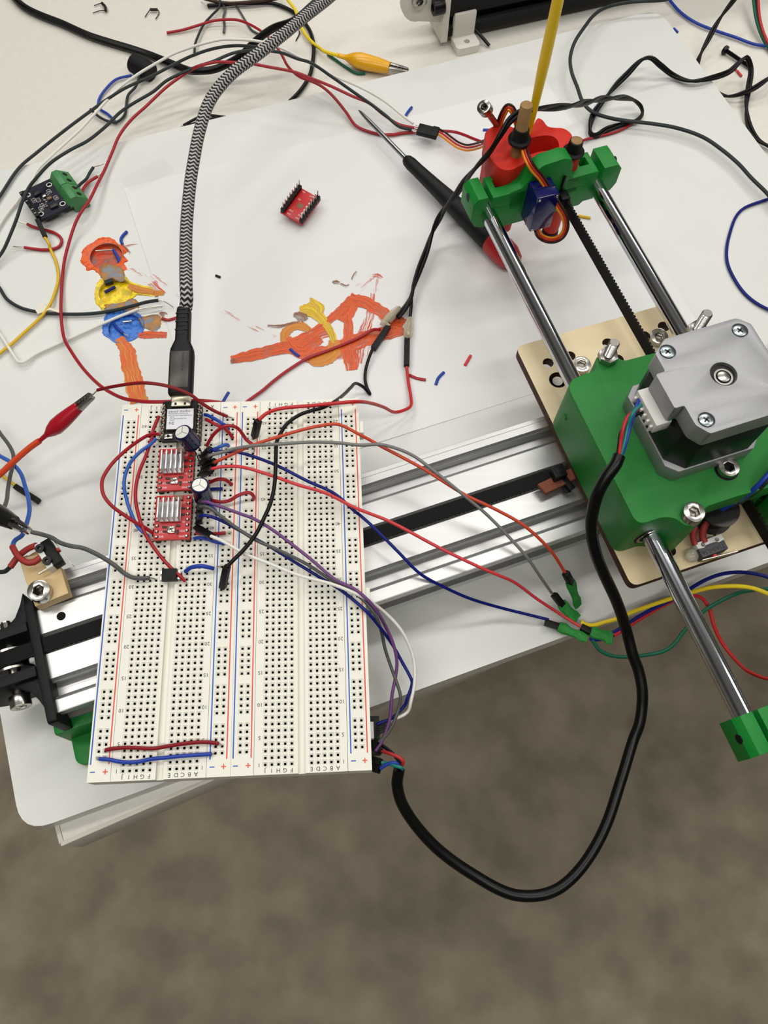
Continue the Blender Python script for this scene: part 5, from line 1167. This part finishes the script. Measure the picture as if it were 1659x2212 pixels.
lw('dark grey wire from the black alligator clip over the rail to the black chip', [(ZS,[(340,1655,2),(450,1680,2),(560,1715,3),(650,1770,4),(760,1805,5),(900,1830,5),(1020,1880,5),(1130,1940,5),(1250,2020,5)]), (ZA,[(430,2040,3),(520,2085,2.6),(620,2095,2.2),(700,2090,2)])], 'w_dgrey', .95, t0=(ZS,[(300,1640,2)]), t1=(ZA,[(740,2098,1),(772,2108,-1)]))
# near right: wires of the taped plugs
RG = 'wires leaving the green taped plugs'
lw('yellow wire from the taped plugs passing under the steel rod', [(Y1,[(690,1225,-43),(800,1285,-43),(950,1295,-43),(1150,1235,-42),(1390,1170,-40)]), (ZK,[(700,400,-38),(840,350,-36),(960,310,-34),(1110,265,-31),(1250,230,-28),(1430,220,-25),(1550,235,-24),(1659,275,-23),(1800,340,-22)])], 'w_brightyellow', 1.0, group=RG)
lw('blue wire from the taped plugs arching highest under the steel rod', [(ZK,[(380,600,-43),(460,600,-43),(555,550,-42),(650,490,-41),(780,410,-39),(960,320,-36),(1090,245,-33),(1200,180,-30),(1320,135,-28),(1440,120,-26),(1560,130,-25),(1659,155,-24),(1800,200,-23)])], 'w_navy', .9, group=RG)
lw('red wire from the taped plugs dropping down right of the steel rod', [(ZK,[(550,575,-42),(620,535,-42),(700,480,-41),(850,390,-39),(980,325,-37),(1120,290,-36),(1190,310,-36),(1240,390,-38),(1270,500,-41),(1320,610,-44),(1400,720,-46),(1500,820,-47),(1600,870,-47),(1659,885,-47),(1800,900,-47)])], 'w_brightred', .9, group=RG)
lw('dark green wire sagging below the taped plugs under the thick cable', [(ZK,[(395,600,-43),(450,680,-45),(540,720,-46),(650,728,-46),(780,715,-45),(900,690,-43),(980,640,-41),(1050,550,-39),(1120,470,-37),(1210,390,-35),(1350,310,-32),(1480,260,-30),(1659,240,-28),(1800,240,-28)])], 'w_green', .9, group=RG)
# ------------------------------------------------------------------ green taped plugs
for (lab, a, b, c, d, w0, w1) in (('green taped plug on the orange red lead', (385,250,-22), (490,450,-30), (480,430,-30), (640,910,-43), 3.0, 2.6), ('green taped plug on the grey lead', (150,680,-35), (320,900,-39), (300,860,-39), (600,1190,-43), 3.0, 3.6), ('green taped plug on the dark blue lead, the leftmost', (-30,1240,-43), (270,1330,-43), (240,1320,-43), (800,1560,-43), 3.0, 2.6), ('green taped plug on the light red lead, the lowest', (690,1330,-42), (890,1430,-42), (880,1420,-42), (1330,1560,-42), 3.0, 4.0)):
    A, B, C_, D_ = (un(*Y1(q[0],q[1]), q[2]) for q in (a,b,c,d)); t = thing('taped_plug', lab, 'connector', A, 'green taped plugs')
    housing(A, B, t, 2.9); dd = D_-C_; s_ = dd.cross(Vector((0,0,1))).normalized(); g = G(); n = 10
    T = frame(C_, dd, s_); L = dd.length
    for i in range(6):
        f = i/5; w = w0+(w1-w0)*f+.5*math.sin(i*1.9); h = 3.4*(1-f)+1.6*f
        for j in range(n):
            an = 2*math.pi*j/n; g.v.append(T((L*f+random.uniform(-.4,.4)*(0<i), math.cos(an)*w*.82*(1+random.uniform(-.1,.1)), math.sin(an)*h*.55*(1+random.uniform(-.1,.1)))))
    for i in range(5):
        for j in range(n): g.f.append([i*n+j, i*n+(j+1)%n, (i+1)*n+(j+1)%n, (i+1)*n+j]); g.mi.append(0)
    g.f.append(list(range(n))); g.f.append([5*n+j for j in range(n)]); g.mi += [0,0]
    g.build('tape_wrap', 'tape_green', t, smooth=False)
# ------------------------------------------------------------------ motor cable
mcab = thing('motor_cable', 'thick black cable hanging in a big loop from the stepper motor over the floor', 'cable', M(230,60,55))
cp = PT(ZH,[(705,1200,47),(680,1260,46),(620,1345,43),(565,1450,38),(535,1560,31),(527,1680,24)]) + PT(I0,[(1287,1195,16),(1303,1236,8)]) + PT(ZK,[(572,330,-7),(640,530,-21),(690,720,-27),(730,830,-30),(755,960,-33),(755,1080,-36),(735,1210,-39),(690,1330,-42)]) + PT(I0,[(1340,1690,-46),(1308,1785,-50),(1265,1862,-53),(1215,1914,-55),(1165,1934,-56),(1100,1930,-55),(1020,1888,-52),(950,1838,-47),(900,1785,-41),(868,1735,-35),(858,1695,-31),(862,1662,-27)])
G().tube(smooth(cp, 7), 2.45, 16).build('sheath', 'black_gloss', mcab)
e0 = cp[0]
for (mt, pts) in (('w_blue', [(862,795,57),(830,850,58),(800,930,57),(775,1010,54),(750,1110,51),(725,1190,48)]), ('w_teal', [(905,850,57),(840,880,58),(790,930,57.5),(760,1010,54),(740,1110,51),(715,1195,48)]), ('w_motorred', [(920,875,57),(830,900,57),(760,950,56),(730,1030,54),(715,1110,51),(705,1200,48)]), ('w_black', [(935,925,56),(840,925,56),(760,980,54),(715,1060,52),(705,1130,50),(695,1200,47)])):
    G().tube(smooth(PT(ZH, pts), 6), .75, 9).build('core_wire', mt, mcab)
for (mt, pts) in (('w_black', [(480,980,-28),(620,1080,-27),(760,1200,-26),(870,1330,-26),(935,1450,-27)]), ('w_motorred', [(490,1130,-27),(600,1165,-26),(760,1220,-25),(900,1280,-24.5),(1000,1370,-25),(985,1470,-27)]), ('w_teal', [(480,1410,-27),(560,1412,-27),(700,1450,-26),(830,1490,-25),(960,1530,-25),(985,1590,-28)]), ('w_blue', [(460,1560,-27),(520,1510,-26.5),(640,1440,-26),(780,1410,-25.5),(880,1440,-26),(925,1520,-28)])):
    G().tube(smooth(PT(Z8, pts), 6), .75, 9).build('core_wire', mt, mcab)
for (a, b) in (((250,1000,-29),(490,1150,-27)), ((260,1340,-29),(480,1400,-27)), ((260,1530,-29),(440,1585,-27)), ((250,860,-30),(430,960,-28))):
    housing(un(*Z8(a[0],a[1]), a[2]), un(*Z8(b[0],b[1]), b[2]), mcab, 2.9)
# plug block under the right edge of the breadboard that receives the leads
pk = thing('plug_block', 'white and black plug block half hidden under the near right edge of the breadboard', 'connector', un(*Z8(250,650), -30))
q = un(*Z8(245,655), -27); G().box((q.x-2,q.y,-27), (6,7.0,6)).build('white_housing', 'switch_white', pk, bevel=.3)
q = un(*Z8(330,640), -29); G().box((q.x-1,q.y-2,-31), (6,16,6)).build('black_housing', 'black_plastic', pk, bevel=.3)
for k in range(4):
    q = un(*Z8(400,560+k*60), -28); T = frame(q, (1,.45,.1), (-.45,1,0)); G().box((1.5,0,0), (5,.7,.7), T=T).build('pin', 'black_gloss', pk)

# ------------------------------------------------------------------ servo lead
def ribbon_cable(t, pts, cols, r=.62, gap=1.18, side=None, k=7):
    path = smooth(pts, k); n = len(path)
    for ci, c in enumerate(cols):
        Q = []; off = (ci-(len(cols)-1)/2)*gap
        for i, p in enumerate(path):
            tg = (path[min(i+1,n-1)]-path[max(i-1,0)]).normalized(); s_ = Vector(side) if side else tg.cross((CAMP-p).normalized())
            s_ = (s_-tg*s_.dot(tg)).normalized(); Q.append(p+s_*off)
        G().tube(Q, r, 8).build('strand', c, t)
C3 = ('w_orange','w_servored','w_brown')
sl = thing('servo_lead', 'orange red and brown three strand servo lead looping over the green clamp', 'wire', M(256,192,2))
ribbon_cable(sl, PT(ZG,[(755,1195,2),(775,1240,-2),(830,1272,-4),(900,1275,-3),(960,1240,0),(990,1170,4),(980,1090,9),(935,1010,14),(885,930,19),(830,835,25),(780,760,30),(730,705,34),(690,640,37.5),(662,575,38.5),(652,530,36)]), C3)
ribbon_cable(sl, PT(ZG,[(600,345,31),(575,265,38),(545,205,42),(515,195,42),(480,245,38),(445,335,30)]), C3)
ribbon_cable(sl, PT(ZY,[(1165,540,-20),(1080,575,-28),(990,600,-33),(900,608,-36),(790,570,-38),(690,500,-39),(600,430,-40),(535,395,-40)]), C3, gap=1.5)
pc_ = un(*ZY(395,395), -40); ex_ = un(*ZY(520,428),-40)-un(*ZY(270,365),-40)
sp_ = thing('servo_plug', 'flat black three way servo plug lying on the paper beside the screwdriver blade', 'connector', pc_)
T = frame(pc_, ex_, Vector((-ex_.y,ex_.x,0))); L = ex_.length
g = G(); g.box((0,0,0), (L*1.06,7.6,2.9), T=T); g.build('housing', 'black_plastic', sp_, bevel=.3)
g = G(); g.box((L*.36,0,.3), (L*.34,8.2,3.0), T=T); g.build('collar', 'black_plastic', sp_, bevel=.3)
for y in (-2.6, 0.2, 2.6): G().cyl(T((-L*.5,y,0)), T((-L*.72,y*1.1,0)), .35, n=8).build('pin', 'wire_bare', sp_)

# limit switch leads on the plywood plate
lw('blue wire with the grey limit switch entering a red sleeve', [(ZH,[(1800,1150,40),(1659,1320,36),(1600,1385,33),(1540,1440,28),(1460,1490,21),(1390,1530,15),(1310,1578,9)])], 'w_blue', 1.0, group='limit switch wires')
lw('black wire below the blue one of the grey limit switch', [(ZH,[(1800,1180,38),(1659,1355,33),(1600,1415,29),(1540,1460,24),(1460,1505,17),(1380,1535,11),(1290,1580,7),(1200,1650,4)])], 'w_slate', 1.0, group='limit switch wires')
tag(G().tube(smooth(PT(ZH,[(1313,1575,9),(1275,1620,8),(1245,1670,6),(1240,1720,4),(1252,1755,3)]),6), 1.5, 10).build('heat_shrink', 'shrink_red'), 'longer red heat shrink sleeve at the grey limit switch', 'sleeve', 'red heat shrink sleeves')
tag(G().tube(smooth(PT(ZH,[(1195,1655,4),(1180,1690,3.4),(1180,1730,3),(1195,1775,2.5)]),6), 1.4, 10).build('heat_shrink', 'shrink_red'), 'shorter red heat shrink sleeve beside the steel rod at the grey limit switch', 'sleeve', 'red heat shrink sleeves')

# ------------------------------------------------------------------ alligator clips
def gator(name, label, tail, tip, boot, wmax, group='alligator clips'):
    a, b = Vector(tail), Vector(tip); d = b-a; L = d.length; s_ = d.cross(Vector((0,0,1))).normalized(); T = frame(a, d, s_)
    t = thing(name, label, 'clip', a, group)
    prof = [(0,.26,.26),(.10,.30,.30),(.13,.34,.34),(.22,.72,.78),(.32,.98,1.0),(.45,.96,.98),(.6,.82,.88),(.74,.66,.72)]
    g = G(); n = 16
    for (f, w, h) in prof:
        for j in range(n):
            an = 2*math.pi*j/n; g.v.append(T((L*f, math.cos(an)*w*wmax/2, math.sin(an)*h*wmax*.42)))
    for i in range(len(prof)-1):
        for j in range(n): g.f.append([i*n+j, i*n+(j+1)%n, (i+1)*n+(j+1)%n, (i+1)*n+j]); g.mi.append(0)
    g.f.append(list(range(n))); g.f.append([(len(prof)-1)*n+j for j in range(n)]); g.mi += [0,0]
    g.build('boot', boot, t)
    for sg in (1, -1):
        pr = [(L*.66, sg*wmax*.30), (L*.98, sg*wmax*.17), (L, sg*wmax*.08)]
        pr += [(L*(1-.025*i)-.1, sg*(wmax*.02+(.5 if i % 2 else 0))) for i in range(1, 10)] + [(L*.66, sg*.2)]
        g = G(); g.prism(pr, -wmax*.18, wmax*.18, T=T); g.build('jaw', 'steel', t, bevel=.15)
    return t
gator('alligator_clip', 'red alligator clip holding the striped dark red wire', un(*ZS(430,665),-14), un(*ZS(1005,165),3), 'clip_red', 8.4)
gator('alligator_clip', 'black alligator clip at the left edge holding the dark grey wire', un(*ZS(-280,1330),-10), un(*ZS(312,1640),2), 'clip_black', 9.5)
gator('alligator_clip', 'yellow alligator clip lying on the table behind the paper', un(*ZN(1085,395),-54), un(*ZN(1600,518),-54), 'clip_yellow', 11.5)

# ------------------------------------------------------------------ screwdriver
sdv = thing('screwdriver', 'screwdriver with a thin steel blade and a black and red handle lying on the paper', 'screwdriver', un(925,380,ZSH))
A = un(775,238,ZSH+8); B = un(878,345,ZSH+9.5); Cc = un(1084,540,ZSH+8); d = (Cc-B)
G().tube([A, A+(B-A)*.06, A+(B-A)*.2, B+d*.05], 1, 14, rs=[.35,.9,1.35,1.5]).build('blade', 'blade', sdv)
G().tube([B+d*f for f in (-.01,.01,.05,.12,.3,.55,.75,.9)], 1, 18, rs=[2.4,3.4,3.9,3.9,4.5,5.7,6.6,7.2]).build('handle', 'handle_black', sdv)
G().tube([B+d*f for f in (.9,.92,1.0,1.07,1.13,1.15)], 1, 18, rs=[7.2,7.6,7.9,7.4,5.2,3.0]).build('handle_end', 'handle_red', sdv)

# ------------------------------------------------------------------ wire snippets
def bit(label, F, pts, col, r=.85, tip=None, z=ZSH+.95, grp='wire snippets'):
    p = [(x, y, z) for x, y in pts]
    return wire('wire_snippet', label, PT(F, p), r, col, 'wire', grp, None, PT(F, [(x,y,z) for x,y in tip]) if tip else None)
bit('blue wire snippet left of the servo plug', ZO, [(210,975),(238,930),(268,893)], 'w_blue')
bit('tiny blue wire snippet left of the red holder', ZO, [(862,1083),(915,1083)], 'w_blue')
bit('tiny black wire snippet alone on the middle of the paper', I0, [(466,595),(476,599)], 'w_black', .7)
bit('blue wire snippet lying on the orange paint', ZR, [(420,555),(445,578),(475,600)], 'w_blue')
bit('blue wire snippet behind the top edge of the breadboard', ZR, [(0,890),(20,855),(40,822)], 'w_blue', z=-42)
bit('curved blue wire snippet on the paper near the rail', ZR, [(1320,775),(1335,735),(1370,698)], 'w_blue')
bit('red wire snippet farthest right on the paper', ZR, [(1500,655),(1535,595)], 'w_pinkred')
bit('red wire snippet touching the red lead on the paper', ZR, [(1155,715),(1200,735),(1258,746)], 'w_red')
bit('yellow wire snippet under the belt between the rods', ZG, [(1090,1080),(1190,1097)], 'w_yellow')
bit('blue wire snippet with a bare tip above the orange paint', Y2, [(790,0),(730,60),(700,120),(720,190)], 'w_blue', tip=[(770,240),(835,310)])
bit('blue wire snippet lying in the orange paint well', Y2, [(585,270),(640,360),(682,470)], 'w_blue', tip=None, z=ZSH-.6)
bit('bare wire snippet lying in the orange paint well', Y2, [(320,290),(440,280),(580,275)], 'wire_bare', .45, z=ZSH-.4)
bit('short blue wire snippet lying in the yellow paint', Y2, [(455,905),(540,865),(615,828)], 'w_navy', z=ZSH-.6)
bit('dark snippet of tube at the rim of the yellow paint well', Y2, [(460,775),(520,752),(580,735)], 'w_slate', 1.5, z=ZSH+.3)
bit('blue wire snippet with a bare tip lying in the blue paint well', Y2, [(590,1380),(650,1450),(730,1520)], 'w_blue', tip=[(820,1572)], z=ZSH-.8)
bit('short bare wire snippet lying in the blue paint well', Y2, [(735,1350),(860,1335)], 'wire_bare', .5, z=ZSH-.9)
bit('red wire piece at the left edge of the paper beside the cable plug', Y2, [(1310,1300),(1400,1322),(1470,1308),(1540,1285),(1580,1280)], 'w_red')
bit('red wire snippet on the table left of the other one', ZZ, [(1305,662),(1340,702)], 'w_pinkred', .8, z=ZTAB+.9)
bit('red wire snippet on the table nearest the twisted pair', ZZ, [(1352,708),(1395,760)], 'w_pinkred', .8, z=ZTAB+.9)
bit('blue wire snippet at the far right corner of the board', ZZ, [(718,282),(760,322)], 'w_blue', .7, z=ZTAB+.9)
# resistors
for (lab, body, l0, l1) in (('little resistor with bent legs on the table, the left one', [(812,25),(838,55),(842,85)], [(812,25),(790,30),(750,45)], [(842,85),(800,85),(740,103)]), ('little resistor with bent legs on the table, the right one', [(1195,76),(1255,76)], [(1195,76),(1175,105),(1155,135)], [(1255,76),(1268,100),(1240,150)])):
    t = thing('resistor', lab, 'resistor', un(*ZM(*body[0]), ZTAB), 'loose resistors')
    G().tube(smooth(PT(ZM,[(x,y,ZTAB+2) for x,y in body]),4), 1.0, 10).build('body', 'dark_metal', t)
    for l in (l0, l1): G().tube(smooth(PT(ZM,[(x,y,ZTAB+(2 if i == 0 else 1)) for i,(x,y) in enumerate(l)]),4), .3, 7).build('leg', 'dark_metal', t)
# staple on the table near the braided cable
t = G().tube(smooth(PT(Z6,[(1275,345,ZTAB+1),(1280,375,ZTAB+1),(1240,455,ZTAB+.6)]),4), .4, 7).build('bent_leg_wire', 'dark_metal'); tag(t, 'thin bent metal leg on the table under the braided cable', 'wire')
# black screw on the table
h0 = un(*ZZ(1215,488), ZTAB+3); h1 = un(*ZZ(1460,655), ZTAB+2); ax = h1-h0
bsx = thing('long_screw', 'long black screw lying on the table at the far right', 'screw', h0)
G().lathe(h0, ax, [(0,2.2),(.6,2.9),(2.6,2.9),(3,1.6)], 18).build('head', 'black_gloss', bsx); stud(bsx, h0+ax.normalized()*2.6, ax, 1.5, ax.length, 'black_gloss', 'thread')
# masking tape flag on the dark wire
q = [un(*ZQ(*p), -44.5) for p in ((345,1225),(400,1275),(500,1300),(525,1330),(420,1300),(320,1335),(300,1300),(345,1265))]
g = G(); g.prism([(p.x,p.y) for p in q], -45, -44.6); tag(g.build('tape_flag', 'masking'), 'scrap of cream masking tape stuck on the dark grey wire', 'tape')
# black plug with a blue and a dark wire on the table
bp_ = thing('power_plug', 'short black cylindrical plug with two thin wires lying on the far left of the table', 'plug', un(*ZM(1130,560),ZTAB))
a, b = un(*ZM(1060,500), ZTAB+6), un(*ZM(1205,575), ZTAB+6)
G().lathe(a, b-a, [(0,5.2),(.5,6.2),((b-a).length*.7,6.4),((b-a).length,5.6)], 24).build('shell', 'black_rubber', bp_)
G().tube(smooth(PT(ZM,[(1050,600,-57),(930,630,-58),(850,700,-58),(790,790,-58.5),(790,860,-58.5),(860,910,-58.5),(925,975,-58.5)]),6), .85, 9).build('wire', 'w_blue', bp_)
G().tube(smooth(PT(ZM,[(1115,600,-55),(1080,690,-57),(1020,760,-58),(1005,850,-58.5),(990,920,-58.5),(930,972,-58),(860,965,-58),(790,930,-57.5),(720,870,-57)]),6), .85, 9).build('wire', 'w_slate', bp_)

# ------------------------------------------------------------------ second machine in the background
YB = 411.0; XL = 293.5
ra = thing('black_rail', 'black slotted extrusion rail of a second machine at the top edge of the picture', 'rail', M(XL+90,YB+10,-54))
pf = [(0,-54)] + [(-b, -44-a) for a, b in vslot(0,0,'l')][::-1] + [(0,-34)] + [(-b, -24-a) for a, b in vslot(0,0,'l')][::-1] + [(0,-14), (20,-14), (20,-54)]
pf = [(0,-54)] + [(0-b, -44+a) for a, b in vslot(0,0,'l')] + [(0-b, -24+a) for a, b in vslot(0,0,'l')] + [(0,-14), (20,-14), (20,-54)]
g = G(); g.prism(pf[::-1], XL, XL+340, T=lambda p: M(p[2], YB+p[0], p[1])); g.build('extrusion', 'black_powder', ra, smooth=False)
wb = thing('printed_bracket', 'white printed end bracket with a round ear on the black rail at the top', 'bracket', M(XL-6,YB,-50))
g = G(); g.prism(roundpoly([(-3,-56), (24,-56), (24,-8), (-3,-8)], 2), XL-4.5, XL, T=lambda p: M(p[2], YB+p[0], p[1])); g.build('end_plate', 'white_pla', wb, bevel=.6)
ear = [(XL-4,-44), (XL-4,-12)] + [(XL-21+11*math.cos(math.radians(a)), -27+13*math.sin(math.radians(a))) for a in range(80,285,15)]
g = G(); g.prism(ear, YB+2, YB+8, T=lambda p: M(p[0], p[2], p[1])); g.build('ear', 'white_pla', wb, bevel=.8)
socket_screw(wb, M(XL-21,YB+2,-25), M(0,-1,0), 5.0, 2.4, 2.5, 1)
socket_screw(wb, M(XL-4.5,YB-1,-30), M(-1,0,0), 5.0, 7.5, 2.5, 0, 'black_gloss')
wf = thing('corner_bracket', 'small white printed L shaped foot standing in front of the black rail', 'bracket', M(305,400,ZTAB))
f0 = toM(un(*Y5(1010,800), ZTAB)); f1 = toM(un(*Y5(1300,720), ZTAB)); fx0, fx1 = f0.x, f1.x+1
g = G(); g.prism(rrect(fx0, f0.y+1, fx1, f0.y+15, 2.5), ZTAB, ZTAB+5.5, holes=[circ((fx0+fx1)/2+.5, f0.y+7, 2.0, 18)], T=MF); g.build('base', 'white_pla', wf, bevel=.8)
g = G(); g.box(((fx0+fx1)/2+.3, f0.y+14.5, ZTAB+11), (fx1-fx0-1.2, 4.4, 22), T=MF); g.build('upright', 'white_pla', wf, bevel=1.0)
p0, p1 = un(*Y5(1235,380), -52), un(*Y5(1450,630), -58)
tag(G().cyl(p0, p1, 1.1, n=14).build('hex_key', 'black_gloss'), 'thin black metal pin leaning beside the small white foot', 'pin')
